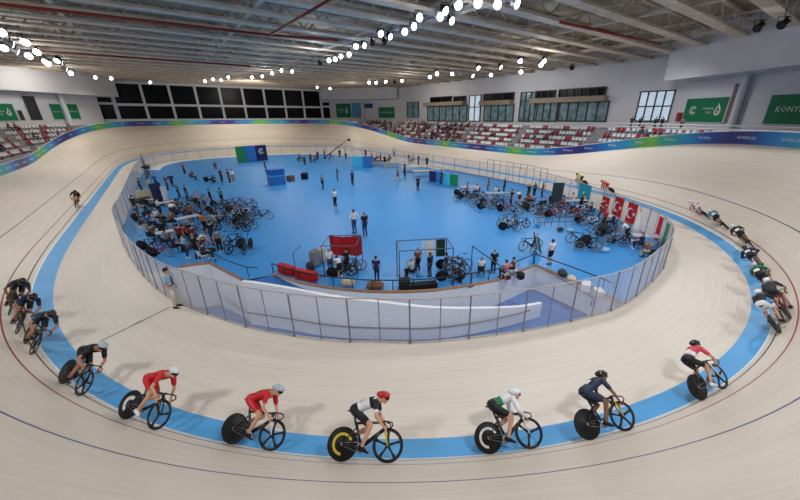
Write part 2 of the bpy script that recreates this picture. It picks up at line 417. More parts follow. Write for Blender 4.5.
# concourse slab behind the track and the hall floor under everything
mb = MB(); prev = None
OFFC = 15.6
for i in range(0, NT+1, 20):
    if 1150 < i < 1560: prev = None; continue
    p = tp(i, 0)+outw(i)*OFFC; o = outw(i)*(6 if 380 < i < 620 else 30)
    b = 1. if 380 < i < 620 else 0.
    q = V(TX[i % NT], TY[i % NT], 0)+outw(i)*(6.4 if 330 < i < 680 else OFFC); z = 5.9
    cur = mb.pts([V(q.x, q.y, z), V(q.x+NX[i % NT]*22, q.y+NY[i % NT]*22, z), V(q.x, q.y, 0)])
    if prev: mb.face((prev[0], cur[0], cur[1], prev[1])); mb.face((prev[2], cur[2], cur[0], prev[0]))
    prev = cur
struct(mb.build('concourse_floor', CONC, fix=False))
mb = MB(); mb.quad((-40,-8,-3.2), (70,-8,-3.2), (70,118,-3.2), (-40,118,-3.2)); struct(mb.build('floor', CONC))
# roof deck, cross trusses and long purlins
mb = MB(); mb.quad((-34,-8,17.4), (64,-8,17.4), (64,116,17.4), (-34,116,17.4)); struct(mb.build('ceiling', ROOF))
def truss(y, x0=-32, x1=62, zb=15.45, zt=17.2):
    mb = MB(); mb.box(((x0+x1)/2, y, zb), (x1-x0, 1.05, .2)); mb.box(((x0+x1)/2, y, zt), (x1-x0, .3, .22))
    k = 0; x = x0
    while x < x1-1:
        a, b = (zb, zt) if k % 2 == 0 else (zt, zb)
        mb.tube([(x, y, a), (x+1.9, y, b)], .07, 4, caps=False); x += 1.9; k += 1
    return struct(mb.build('ceiling_truss', BEAM))
for k in range(27): truss(4.5+4.1*k)
for k, x in enumerate((-27,-17,-4.5,8,22,35,47.5,57)):
    mb = MB(); mb.box((x, 54, 15.72), (.34, 116, .3)); mb.box((x, 54, 16.9), (.2, 116, .2))
    for j in range(58): mb.tube([(x, -3+2*j, 15.8 if j % 2 else 16.9), (x, -1+2*j, 16.9 if j % 2 else 15.8)], .06, 4, caps=False)
    struct(mb.build('ceiling_girder', BEAM))
RPIPE = mat('red fire pipe', (140,52,44), .45)
def pipe(pts, r=.11):
    mb = MB(); mb.tube(pts, r, 8); o = mb.build('hanging_pipe', RPIPE, smooth=True); return o
z = 14.3
a, b, c, d = at(0,4,z), at(268,35,z), at(338,40,z), at(335,-4,z)
tag(pipe([a, b, c]), 'long red sprinkler pipe crossing under the left roof trusses', 'pipe')
tag(pipe([b+V(.1,-.4,-.02), d+V(0,0,-.02)], .09), 'short red branch pipe running along the roof towards the camera', 'pipe')
a, b = at(40,51,z), at(250,66,z)
tag(pipe([a, b]), 'far red sprinkler pipe under the roof near the dark windows', 'pipe')
a, b = at(560,22,z), at(660,44,z)
tag(pipe([a, b]), 'red pipe on the beams over the right stand', 'pipe')

# far window wall: white grid with black panes, upper and lower rows
wx = [-7.3+50/9*k for k in range(10)]
def window(nm, o0, u, ww, z0, z1, nx_, glassm, framem, th=.28, split=None, out=V(0,-1,0), first=True):
    """window in the vertical plane through o0 along unit u; frame is the window, panes are its glass"""
    mb = MB(); g = MB(); yy = out*.12
    R = Matrix((u, out, V(0,0,1))).transposed()
    zs = [z0, z1] if split is None else [z0, split, z1]
    for z in zs: mb.box(o0+u*(ww/2)+V(0,0,z)+yy, (ww-.01, .2, th), R)
    for k in range(0 if first else 1, nx_+1): mb.box(o0+u*(ww*k/nx_)+V(0,0,(z0+z1)/2)+yy*.9, (th, .24, z1-z0+th), R)
    w = struct(mb.build(nm, framem))
    a = o0+yy*.4; g.quad(a+V(0,0,z0), a+u*ww+V(0,0,z0), a+u*ww+V(0,0,z1), a+V(0,0,z1)); g.build('pane', glassm, w)
    return w
wn = 0
for k in range(9):
    wn += 1; window(f'window_{wn}', V(wx[k], FAR-.05, 0), V(1,0,0), 50/9, 6.75, 15.0, 1, DARK, FRAME, .55, 10.2, first=(k == 0))
for a, wd in ((-10.9, 3.4), (42.9, 3.4)):
    wn += 1; window(f'window_{wn}', V(a, FAR-.1, 0), V(1,0,0), wd, 6.75, 11.9, 1, DARK, FRAME, .5, 10.4)
# right wall: glazed boxes with timber canopies, and a bright window
DAY = mat('bright daylight glass', (196,214,232), .2, vary=.25, scale=.8, emit=.5); TEAL = mat('glowing teal glass', (104,128,134), .12, vary=.6, scale=.9, spec=.4, emit=.16)  # emission imitates daylight and lit rooms behind the panes
DFR = mat('dark window frame', (52,54,60), .5); TAN = mat('tan timber canopy', (158,144,124), .6)
def rwin(px0, px1, pyt, pyb, nx_, gm, fm, th=.18, splits=None):
    global wn
    pm = (px0+px1)/2
    y1, y0 = on_x(px0, pyb, XR).y, on_x(px1, pyb, XR).y
    zb, zt = on_x(pm, pyb, XR).z, on_x(pm, pyt, XR).z
    wn += 1
    return window(f'window_{wn}', V(XR-.05, y0, 0), V(0,1,0), y1-y0, zb, zt, nx_, gm, fm, th, splits and zb+(zt-zb)*splits, V(-1,0,0))
rwin(431,452,97,103,2,DARK,DFR); rwin(454,466,96.5,103,1,DARK,DFR)
rwin(428,467,106,121,6,TEAL,DFR,.16); rwin(469,480,95.5,121,2,DAY,DFR,.16,.55)
rwin(484,514,93.5,101,3,DARK,DFR); rwin(484,513,104.5,121,4,TEAL,DFR,.16)
rwin(519,534,92.5,121,3,TEAL,DFR,.16,.7); rwin(536,555,91,99,3,DARK,DFR); rwin(536,556,102,121,3,TEAL,DFR,.16)
rwin(559,605,88.5,97,6,DARK,DFR); rwin(558,606,102,121,5,TEAL,DFR,.16)
rwin(635,668,91.5,121,4,DAY,DFR,.16,.5); rwin(408,419,102,117,2,TEAL,DFR,.14,.6)
def canopy(px0, px1, py, lab):
    y1, y0 = on_x(px0, py, XR).y, on_x(px1, py, XR).y; z = on_x((px0+px1)/2, py, XR).z
    mb = MB(); mb.box((XR-.7, (y0+y1)/2, z), (1.4, y1-y0, .75)); mb.box((XR-.7, (y0+y1)/2, z+.42), (1.55, y1-y0+.15, .1))
    o = mb.build('window_canopy', TAN); tag(o, lab, 'canopy')
canopy(427,466,104,'tan timber canopy over the far glazed box of the right wall')
canopy(483,514,103,'short tan timber canopy over the second glazed box')
canopy(534,608,100,'longest tan timber canopy, over the near glazed box of the right wall')
# doors / dark recesses in the splayed walls
def panel_on(a, b, px0, px1, pyt, pyb, off=.06):
    p = on_line(px0, pyb, a, b); q = on_line(px1, pyb, a, b); t = on_line((px0+px1)/2, pyt, a, b).z; bo = on_line((px0+px1)/2, pyb, a, b).z
    u = (q-p); u.z = 0; w = u.length; u.normalize(); nn = V(-u.y, u.x, 0)
    mid = (p+q)/2
    if nn.dot(V(15-mid.x, 50-mid.y, 0)) < 0: nn = -nn
    return mid.xy.to_3d(), u, nn, w, bo, t, off
def door(nm, *a, m):
    mid, u, nn, w, z0, z1, off = panel_on(*a)
    mb = MB(); R = Matrix((u, nn, V(0,0,1))).transposed(); c = mid+nn*off+V(0,0,(z0+z1)/2)
    mb.box(c, (w, .1, z1-z0), R); d = struct(mb.build(nm, m))
    f = MB()
    for sx in (-1, 1): f.box(c+u*(sx*w/2), (.14, .2, z1-z0+.1), R)
    f.box(c+V(0,0,(z1-z0)/2), (w+.2, .2, .14), R); f.build('door_frame', WALL, d)
DGREY = mat('dark doorway', (58,58,66), .5); DTAN = mat('brown door leaf', (128,112,104), .55)
door('door_1', LA, LB, 30, 43, 96, 120, m=DGREY); door('door_2', LA, LB, 19.5, 25, 110, 120, m=DGREY)
door('door_3', SA, SB, 723.5, 738, 83.5, 123, m=DTAN)
# round and square columns in front of the splayed walls
def column(px, pyb, pyt, a, b, r, nm='column'):
    p = on_line(px, pyb, a, b); mb = MB()
    mid = V(15, 50, 0)-p; mid.z = 0; p = p+mid.normalized()*.7
    mb.tube([(p.x, p.y, 5.9), (p.x, p.y, 12.4)], r, 16); mb.tube([(p.x, p.y, 5.9), (p.x, p.y, 6.1)], r*1.25, 16); struct(mb.build('trim_column', FRAME, smooth=False))
column(742.5,110,100, SA, SB, .38); column(67,119,100, LA, LB, .42)
FA_, FB_ = (44,114), (60.2,89.5)
column(363.5,118,100, FA_, FB_, .35)

# ------------------------------------------------------------------ signs on the splayed walls
GREEN = mat('green banner cloth', (22,122,82), .55, vary=.08); SIGNW = mat('white print', (226,232,230), .5, vary=.02)
def on_sign(parent, mid, u, nn, off, me, x, z, s, zc, name='lettering'):
    """flat artwork lying on a sign: x right, z up from its centre (m), s scale"""
    o = link(name, me, SIGNW, parent)
    r = -u if False else u
    # reader's right-hand direction
    rd = V(0,0,1).cross(nn); M_ = Matrix((rd*s, V(0,0,1)*s, nn*s)).transposed().to_4x4()
    p = mid+nn*(off+.07)+rd*x+V(0,0,zc+z); M_.translation = p; o.matrix_basis = M_; return o
def arcs(parts):
    mb = MB()
    for kind, *a in parts:
        if kind == 'ring':
            cx, cz, r0, r1, a0, a1 = a; N = 24
            for k in range(N):
                t0, t1 = a0+(a1-a0)*k/N, a0+(a1-a0)*(k+1)/N
                mb.quad((cx+r0*math.cos(t0), cz+r0*math.sin(t0), 0), (cx+r1*math.cos(t0), cz+r1*math.sin(t0), 0), (cx+r1*math.cos(t1), cz+r1*math.sin(t1), 0), (cx+r0*math.cos(t1), cz+r0*math.sin(t1), 0))
        elif kind == 'poly': mb.poly([(x, z_, 0) for x, z_ in a[0]])
    return mb
def drop():   # outlined flame-shaped drop with a small inner swirl
    O = [(-.0,.95),(.2,.55),(.42,.2),(.5,-.15),(.4,-.5),(.12,-.72),(-.2,-.68),(-.44,-.42),(-.48,-.1),(-.34,.15),(-.12,.45)]
    mb = MB(); N = len(O); I = [(x*.62, z_*.62-.06) for x, z_ in O]
    for k in range(N):
        j = (k+1) % N; mb.quad((*O[k],0), (*O[j],0), (*I[j],0), (*I[k],0))
    mb.poly([(.0,-.45,0),(.16,-.25,0),(.08,0,0),(-.1,-.15,0)]); return mb
def sign(nm, lab, a, b, px0, px1, pyt, pyb, art, group=None):
    mid, u, nn, w, z0, z1, off = panel_on(a, b, px0, px1, pyt, pyb, .12)
    R = Matrix((u, nn, V(0,0,1))).transposed(); h = z1-z0
    s = empty(nm, Matrix.Translation(mid), lab, 'banner', group); bpy.context.view_layer.update()
    def keep(o): o.matrix_parent_inverse = s.matrix_world.inverted(); return o
    mb = MB(); mb.box(mid+nn*off+V(0,0,(z0+z1)/2), (w, .06, h), R); keep(mb.build('cloth', GREEN, s))
    f = MB()
    for sx in (-1, 1): f.box(mid+nn*off+u*(sx*w/2)+V(0,0,(z0+z1)/2), (.08, .09, h+.08), R)
    for sz in (z0, z1): f.box(mid+nn*off+V(0,0,sz), (w+.08, .09, .08), R)
    keep(f.build('frame', FRAME, s))
    zc = (z0+z1)/2
    for me, x, z_, sc_ in art(w, h): keep(on_sign(s, mid, u, nn, off, me, x, z_, sc_, zc))
    return s
def art_logo(w, h):
    em = arcs([('ring',0,0,.78,1.,.5,5.8),('ring',.1,0,.4,.6,.9,5.4),('poly',[(.1,.1),(.3,.35),(.35,.05)])]).mesh('emblem')
    return [(em, -w*.27, 0, h*.17), (text_mesh('KONYA', 1), w*.1, h*.06, h*.14), (text_mesh('2021', 1), w*.12, -h*.1, h*.14), (drop().mesh('drop'), w*.31, 0, h*.3)]
def art_konya(w, h): return [(text_mesh('KONYA 2021', 1), 0, 0, min(h*.26, w*.135))]
def art_drop(w, h): return [(text_mesh('KONYA', 1), -w*.16, h*.05, min(h*.16, w*.11)), (text_mesh('2021', 1), -w*.16, -h*.12, min(h*.16, w*.11)), (drop().mesh('drop'), w*.2, 0, h*.28)]
sign('wall_banner', 'green banner with white emblem, small words and drop, beside the brown door', SA, SB, 682, 723.5, 98, 122.5, art_logo)
sign('wall_banner', 'large green banner reading KONYA 2021 in white, right of the column', SA, SB, 762.5, 833, 93.5, 125, art_konya)
sign('wall_banner', 'green banner with white drop mark on the far end of the left wall', LA, LB, -6, 18.5, 103.5, 121, art_drop)
sign('wall_banner', 'small green banner just left of the white column', LA, LB, 53.5, 64.5, 104, 119.5, art_konya)
sign('wall_banner', 'small green banner just right of the white column', LA, LB, 67.5, 81, 104, 119, art_konya)
sign('wall_banner', 'green banner with white mark beside the last dark window', FA_, FB_, 337, 352, 103.5, 117.5, art_drop)
sign('wall_banner', 'green banner with white words near the far right corner', FA_, FB_, 379, 395, 107, 118, art_konya)
NAVY = mat('navy board', (34,58,120), .5); SKY = mat('sky blue board', (90,150,200), .5)
mid, u, nn, w, z0, z1, off = panel_on(FA_, FB_, 365, 373, 103.5, 108)
mb = MB(); mb.box(mid+nn*.2+V(0,0,(z0+z1)/2), (w, .1, z1-z0), Matrix((u, nn, V(0,0,1))).transposed())
tag(mb.build('wall_board', NAVY), 'small navy board high on the far corner wall', 'board')
mid, u, nn, w, z0, z1, off = panel_on(FA_, FB_, 353, 361.5, 103, 117.5)
mb = MB(); mb.box(mid+nn*.2+V(0,0,(z0+z1)/2), (w, .1, z1-z0), Matrix((u, nn, V(0,0,1))).transposed())
tag(mb.build('wall_board', SKY), 'pale blue tall board between green banner and column', 'board')
HYD = mat('red cabinet', (150,40,40), .5)
mid, u, nn, w, z0, z1, off = panel_on(SA, SB, 677, 682, 112.5, 121)
mb = MB(); mb.bbox(mid+nn*.2+V(0,0,(z0+z1)/2), (w, .3, z1-z0), .04, Matrix((u, nn, V(0,0,1))).transposed())
hb = mb.build('hose_cabinet', HYD); tag(hb, 'small red hose cabinet left of the emblem banner', 'cabinet')
mb = MB(); R_ = Matrix((u, nn, V(0,0,1))).transposed(); mb.box(mid+nn*.37+V(0,0,(z0+z1)/2), (w*.8, .03, (z1-z0)*.85), R_); mb.build('door', HYD, hb)
# ------------------------------------------------------------------ lights: three rows of floodlights under the roof
LAMP = mat('lit lamp glass', (246,250,255), .3, emit=14., vary=0); CASE = mat('black lamp casing', (24,25,28), .5); CASEW = mat('white lamp casing', (190,194,200), .5)
def proto_light():
    mb = MB(); mb.lathe([(.3,.1),(.26,.2),(-.05,.26),(-.2,.33),(-.24,.33),(-.22,.29)], (0,0,-.55), 'y', 12); mb.box((0,.2,-.3), (.16,.3,.12))
    m1 = mb.mesh('casing')
    mb = MB(); mb.lathe([(-.2,.29),(-.26,.27),(-.29,.15),(-.3,.02)], (0,0,-.55), 'y', 12); m2 = mb.mesh('lamp_glass')
    mb = MB(); mb.tube([(-.36,0,-.55),(-.36,0,-.1),(.36,0,-.1),(.36,0,-.55)], .03, 5); mb.tube([(0,0,-.1),(0,0,.5)], .03, 5); m3 = mb.mesh('bracket')
    return m1, m2, m3
L1, L2, L3 = proto_light()
nl = 0
def flood(p, rz, tilt, lab, grp, white=False, s=1.):
    global nl
    M_ = Matrix.Translation(p) @ Matrix.Rotation(rz, 4, 'Z') @ Matrix.Rotation(tilt, 4, 'X') @ Matrix.Scale(s, 4)
    e = empty('spotlight', M_, lab, 'light', grp)
    link('casing', L1, CASEW if white else CASE, e); link('lamp_glass', L2, LAMP, e); link('bracket', L3, CASE, e); nl += 1
    return e
ZL_ = 14.9
G1 = 'floodlights on the middle row'; G2 = 'floodlights on the left row'; G3 = 'floodlights on the right row'
for px, py in ((205,81),(213,79),(221,80),(228,77),(252,77),(262,76),(272,73),(281,70),(292,71),(304,73),(320,63),(329,60),(335,59),(341,56),(349,54),(356,46),(364,45),(372,42),(381,33),(384,41),(391,36),(405,31),(413,26),(419,17),(440,16),(446,10),(452,20),(459,4),(478,2),(497,4),(517,3)):
    p = at(px, py, ZL_); x = 17+random.uniform(-.5,.5)
    d = ray(px, py); s_ = x/d[0] if False else None
    flood(p+V(0,0,.5), random.choice((0, -.4, .2, -.2, .4, PI*.8, -.1)), random.uniform(.1,.5), 'round floodlight hanging in the long middle row under the roof', G1, random.random() < .4, .95)
for px, py in ((1,30),(3,46),(12,42),(18,50),(24,40),(28,54),(36,50),(44,60),(48,62),(55,59),(60,61),(66,68),(70,72)):
    flood(at(px, py, ZL_)+V(0,0,.5), random.choice((0, .5, -.5, PI*.6)), random.uniform(.2,.7), 'floodlight clustered in the left row above the left stand', G2, random.random() < .5, 1.2)
for px, py in ((330,88),(369,82),(376,82),(386,81),(395,82),(402,80),(430,76),(437,73),(452,73),(461,73),(473,75),(479,67),(491,74),(502,66),(521,60),(521,71),(541,64),(545,60),(572,67)):
    flood(at(px, py, ZL_)+V(0,0,.5), random.choice((0, -.9, -.5, .3, -.3, PI*.7)), random.uniform(.2,.7), 'floodlight in the right row above the right stand', G3, random.random() < .3, 1.1)
for px, py in ((95,77),(111,78),(150,82),(317,87)):
    flood(at(px, py, 15.2)+V(0,0,.5), .3, .3, 'single floodlight fixed above the far dark windows', 'floodlights over the far windows', True)
for px, py in ((758,28),(782,25)):
    flood(at(px, py, 14.)+V(0,0,.6), 2.2, .3, 'black speaker-like floodlight at the fascia above the right signs', 'floodlights over the right fascia', False, 1.)
def light_bar(a, b, lab):
    e = empty('hanging_light_truss', None, lab, 'lighting truss'); u = (b-a).normalized(); v_ = V(-u.y,u.x,0)*.2; n_ = int((b-a).length/1.2)
    for nm, o_ in (('chord', v_), ('chord', -v_), ('chord', V(0,0,.35))): m_ = MB(); m_.tube([a+o_, b+o_], .035, 5); m_.build(nm, CASEW, e)
    m_ = MB()
    for k in range(n_): p, q = a.lerp(b, k/n_), a.lerp(b, (k+1)/n_); m_.tube([p+v_, q+V(0,0,.35), p-v_], .022, 4, caps=False)
    m_.build('lattice', CASEW, e)
light_bar(at(203,82,15.05)+V(0,0,.3), at(530,0,15.05)+V(0,0,.3), 'pale lattice truss carrying the long middle row of floodlights')
light_bar(at(-4,36,15.05)+V(0,0,.3), at(72,74,15.05)+V(0,0,.3), 'pale lattice truss carrying the floodlights above the left stand')
# working light: spots at the rows, then added fill for roof and stands
def spot(x, y, z, tx, ty, tz, e, ang=150, r=1., col=(1,.985,.96)):
    l = bpy.data.lights.new('flood_spot', 'SPOT'); l.energy = e; l.spot_size = math.radians(ang); l.spot_blend = .8; l.shadow_soft_size = r; l.color = (.97,.985,1) if y < 40 else (1,.97,.92) if y < 70 else (1,.93,.82)
    o = bpy.data.objects.new('flood_spot', l); COL.objects.link(o); o.location = (x, y, z)
    o.rotation_euler = (V(tx, ty, tz)-V(x, y, z)).to_track_quat('-Z', 'Y').to_euler(); return o
E0 = 3900
for y in (8, 26, 44, 62, 80, 98):
    g = 1. if y < 50 else .8 if y < 75 else .66
    spot(16, y, 14.3, 16, y, 0, E0*g)
    spot(-9, y, 14.3, -5, y, 0, E0*.8*g); spot(41, y, 14.3, 37, y, 0, E0*.8*g)
def lamp(x, y, z, e):  # added point lights that brighten the roof along the rows
    l = bpy.data.lights.new('roof_fill', 'POINT'); l.energy = e; l.shadow_soft_size = .3; l.color = (1,.97,.93)
    o = bpy.data.objects.new('roof_fill', l); COL.objects.link(o); o.location = (x, y, z)
for y in (20, 45, 70, 95): lamp(17.2, y, 13.4, 380)
for y in (30, 60, 85): lamp(-10.2, y, 13.4, 330); lamp(41.2, y, 13.4, 380)
spot(46, 20, 14.2, 50, 22, 3, 2600); spot(46, 45, 14.2, 56, 45, 3, 2600); spot(46, 70, 14.2, 56, 72, 3, 2600); spot(-12, 70, 14.2, -20, 72, 3, 2200); spot(-12, 88, 14.2, -20, 95, 6, 1800); spot(20, 92, 14.2, 20, 112, 9, 2200, 130)  # added spots off the rows, brightening the stands and far wall
spot(6, -3, 14.3, 8, 3, 0, E0*.8); spot(26, -3, 14.3, 24, 3, 0, E0*.6)
w = bpy.data.worlds.new('world'); SC.world = w; w.use_nodes = True
w.node_tree.nodes['Background'].inputs[0].default_value = (.75,.82,.95,1); w.node_tree.nodes['Background'].inputs[1].default_value = .22
SC.view_settings.view_transform = 'Standard'; SC.view_settings.look = 'None'
SC.cycles.use_denoising = True; SC.cycles.max_bounces = 5; SC.cycles.diffuse_bounces = 3; SC.cycles.transparent_max_bounces = 16
SC.cycles.sample_clamp_indirect = 4; SC.cycles.caustics_reflective = False; SC.cycles.caustics_refractive = False
# ------------------------------------------------------------------ stands, seats, perimeter boards
def tier_range(name, i0, i1, nrow, z0=1.75, dz=.74, o0=9.2, dd=.92):
    mb = MB(); prev = None
    for i in range(i0, i1+1, 8):
        pts = [tp(i, 0)*1]; base = V(TX[i % NT], TY[i % NT], 0); ou = outw(i); prof = [base+ou*(o0-.6)+V(0,0,-3)]
        for r in range(nrow):
            prof += [base+ou*(o0-.5+dd*r)+V(0,0,z0+dz*r), base+ou*(o0-.5+dd*(r+1))+V(0,0,z0+dz*r)]
        prof += [base+ou*(o0-.5+dd*nrow)+V(0,0,5.95), base+ou*(o0+2.5+dd*nrow)+V(0,0,5.95)]
        cur = mb.pts(prof)
        if prev:
            for k in range(len(cur)-1): mb.face((prev[k], cur[k], cur[k+1], prev[k+1]))
        prev = cur
    return struct(mb.build(name, CONC, fix=False))
tier_range('grandstand_floor_right', 1580-2000, 450, 6); tier_range('grandstand_floor_left', 650, 1180, 6)
SWHITE = mat('white seat plastic', (222,222,226), .45, vary=.03); SRED = mat('red seat plastic', (168,38,44), .45, vary=.06)
SGREY = mat('dark seat plastic', (70,72,80), .5)
def seat_mb(mb=None, M_=None):
    mb = mb or MB(); T = (lambda p: M_ @ V(*p)) if M_ is not None else (lambda p: V(*p))
    prof = [(-.20,.40),(.0,.37),(.17,.40),(.23,.55),(.27,.80)]   # seat pan then back, side view (y, z); sitter faces -y
    prev = None
    for y, z in prof:
        cur = mb.pts([T((-.215, y, z)), T((.215, y, z)), T((.215, y+.035, z-.035)), T((-.215, y+.035, z-.035))])
        if prev: 
            for k in range(4): mb.face((prev[k], prev[(k+1) % 4], cur[(k+1) % 4], cur[k]))
        else: mb.face(tuple(reversed(cur)))
        prev = cur
    mb.face(tuple(prev))
    p = mb.pts([T((-.04,0,0)), T((.04,0,0)), T((.04,.06,0)), T((-.04,.06,0)), T((-.04,.0,.38)), T((.04,.0,.38)), T((.04,.06,.38)), T((-.04,.06,.38))])
    for q in ((0,1,5,4),(1,2,6,5),(2,3,7,6),(3,0,4,7)): mb.face([p[k] for k in q])
    return mb
SEATM = seat_mb().mesh('stadium_seat')
def seat_place(i, off, z):
    base = V(TX[i % NT], TY[i % NT], 0)+outw(i)*off+V(0,0,z); a = math.atan2(NY[i % NT], NX[i % NT])-PI/2
    return TR(base, a)
SEATS = []   # (distance, matrix, red?, side)
OCC = {}     # seats taken by spectators
for side, i0, i1 in (('right', -400, 440), ('left', 660, 1170)):
    for r in range(6):
        i = i0; c = 0
        while i < i1:
            sec = (i-i0) % 104
            if sec > 12:
                M_ = seat_place(i, 9.25+.92*r+.1, 1.75+.74*r)
                red = ((c+r*2) % 7) in (5, 6)
                p = M_.translation; q = np.array(p)-np.array([0,0,CAMH]); dep = q @ FW
                if dep > 2:
                    sx = PX+FPX*(q @ RT)/dep; sy = PY-FPX*(q @ UP)/dep
                    if -15 < sx < 815: SEATS.append((dep, M_, red, side, sx, r, i))
            i += 4 + (c % 3 == 0); c += 1
SEATS = [s for s in SEATS if s[5] >= 1]
SEATS.sort(key=lambda s: s[0])
rest = {True: MB(), False: MB()}
nw = nr_ = 0
for k, (dep, M_, red, side, sx, r, i_) in enumerate(SEATS):
    if (red and nr_ < 100) or (not red and nw < 190):
        o = link('stadium_seat', SEATM, SRED if red else SWHITE); o.matrix_world = M_
        where = 'in the stand on the right, behind the blue boards' if side == 'right' else 'in the stand on the left, under the green banners'
        tag(o, ('red' if red else 'white')+' plastic stadium seat '+where, 'seat', ('red' if red else 'white')+' seats of the '+side+' stand')
        if red: nr_ += 1
        else: nw += 1
    else: seat_mb(rest[red], M_)
for red in (True, False):
    if rest[red].f:
        o = rest[red].build('stadium_seating', SRED if red else SWHITE, fix=False); o['kind'] = 'stuff'
        tag(o, ('red' if red else 'white')+' plastic seats filling the farther rows of both stands', 'seating')
# white parapet rail behind the right stand
mb = MB(); P = [V(TX[i % NT], TY[i % NT], 0)+outw(i)*15.3 for i in range(-420, -150, 10)]
for z in (6.35, 6.75): mb.tube([p+V(0,0,z) for p in P], .09, 6)
for p in P[::2]: mb.tube([p+V(0,0,5.9), p+V(0,0,6.8)], .06, 6)
tag(mb.build('handrail', SWHITE), 'white parapet rail along the top of the right stand', 'rail')

def board_material():
    m = bpy.data.materials.new('printed perimeter board'); m.use_nodes = True; nt = m.node_tree; b = nt.nodes['Principled BSDF']
    uv = nt.nodes.new('ShaderNodeUVMap'); uv.uv_map = 'UVMap'; sp = nt.nodes.new('ShaderNodeSeparateXYZ')
    dv = nt.nodes.new('ShaderNodeMath'); dv.operation = 'DIVIDE'; dv.inputs[1].default_value = 26.
    fr = nt.nodes.new('ShaderNodeMath'); fr.operation = 'FRACT'; r = nt.nodes.new('ShaderNodeValToRGB')
    nt.links.new(uv.outputs['UV'], sp.inputs[0]); nt.links.new(sp.outputs['X'], dv.inputs[0]); nt.links.new(dv.outputs[0], fr.inputs[0])
    nt.links.new(fr.outputs[0], r.inputs['Fac']); nt.links.new(r.outputs['Color'], b.inputs['Base Color'])
    cr = r.color_ramp
    stops = [(0, (44,150,196)), (.07, (32,140,208)), (.18, (34,88,172)), (.27, (36,44,124)), (.36, (50,50,126)), (.45, (36,74,164)), (.6, (36,150,212)), (.78, (60,178,150)), (.85, (122,190,58)), (.91, (90,184,90)), (1, (28,146,214))]
    cr.elements[0].position = 0; cr.elements[0].color = (*lin(stops[0][1]), 1); cr.elements[1].position = 1; cr.elements[1].color = (*lin(stops[-1][1]), 1)
    for p, c in stops[1:-1]: cr.elements.new(p).color = (*lin(c), 1)
    b.inputs['Roughness'].default_value = .4; return m
BRD = board_material()
GRN = [-505,-395,-266,-112,32,188,322,454,580,696,834,972,1110,1250]
GPH = [k+.85 for k in range(len(GRN))]; GRN[1:2] = [-395,-352,-326]; GPH[1:2] = [1.6,2.02,2.28]
def phase(i): return float(np.interp(i, GRN, GPH))
def board(name, i0, i1, lab, uoff=0.):
    """thin printed fence along the top edge of the banking"""
    e = empty(name, None, lab, 'advertising board')
    mb = MB(); prev = None
    for i in range(i0, i1+1, 8):
        p = tp(i, DTOP-.02); o = outw(i)*.05
        cur = mb.pts([p, p+V(0,0,1.), p+V(0,0,1.)+o, p+o-V(0,0,.4)]); u = phase(i)*26
        if prev:
            for k in range(3): mb.face((prev[k], prev[k+1], cur[k+1], cur[k]), 0, [(up, 0), (up, 1), (u, 1), (u, 0)])
        prev = cur; up = u
    mb.build('printed_panel', BRD, e, fix=False)
    mb = MB(); mb.tube([tp(i, DTOP)+V(0,0,1.03) for i in range(i0, i1+1, 8)], .035, 5); mb.build('top_rail', SWHITE, e)
    # printed words along the board
    for i in range(i0+14, i1-10, 24):
        p = tp(i, DTOP-.02)+V(0,0,.5)-outw(i)*.03; rd = V(0,0,1).cross(-outw(i))
        M_ = Matrix((rd, V(0,0,1), -outw(i))).transposed().to_4x4(); M_.translation = p
        o = link('lettering', BTXT, SIGNW, e); o.matrix_basis = M_
    return e
BTXT = text_mesh('KONYA 2021', .31, ext=.003)
board('perimeter_board', -440, 330, 'blue, purple and green printed board along the right side of the banking', 9)
board('perimeter_board', 332, 660, 'printed board along the top of the far bend below the dark windows', 9)
board('perimeter_board', 662, 1190, 'blue and green printed board along the left side, below the left stand', 9)

# ------------------------------------------------------------------ fence round the infield
GL = glass('fence glass', (206,206,218), .05, .85, .15); POST = mat('grey fence post', (128,122,130), .5, metal=.2); RAILM = mat('pale fence rail', (176,174,176), .4)
fence = empty('safety_fence', None, 'clear panel fence on grey posts around the blue infield', 'fence')
sF = np.concatenate([[0], np.cumsum(np.hypot(*np.diff(np.vstack([FC, FC[:1]]), axis=0).T))]); LF = sF[-1]; FCx = np.vstack([FC, FC[:1]])
def fpt(s): s %= LF; return V(float(np.interp(s, sF, FCx[:,0])), float(np.interp(s, sF, FCx[:,1])), 0)
sa, sb = sF[fidx((-2.7,22.5))], sF[fidx((29.7,13.6))]
stops = list(np.arange(sa, sb, 1.12)); rem = (LF-(sb-sa)); nrest = 99-len(stops)
stops += [sb+rem*k/nrest for k in range(nrest)]
FH = 1.86
def prism_post(p, r, h, thick):
    mb = MB(); mb.tube([p+V(0,0,-.05), p+V(0,0,h)], r, 6); mb.box(p+V(0,0,.03), (r*4, r*4, .05)); return mb
for k, s in enumerate(stops):
    p, q = fpt(s), fpt(stops[(k+1) % len(stops)])
    prism_post(p, .03 if k % 2 else .019, FH if k % 2 else FH-.02, 0).build('post', POST, fence)
    mb = MB(); seg = [fpt(s+(((stops[(k+1) % len(stops)]-s) % LF))*j/3) for j in range(4)]
    for a, b in zip(seg, seg[1:]): mb.quad(a+V(0,0,.05), b+V(0,0,.05), b+V(0,0,FH-.04), a+V(0,0,FH-.04))
    mb.build('glass_panel', GL, fence, fix=False)
mb = MB(); mb.tube([fpt(s)+V(0,0,FH) for s in np.arange(0, LF, 1.)], .028, 6, closed=True); mb.build('top_rail', RAILM, fence)
mb = MB(); mb.tube([fpt(s)+V(0,0,.02) for s in np.arange(0, LF, 1.)], .045, 4, closed=True); mb.build('kerb', RAILM, fence)
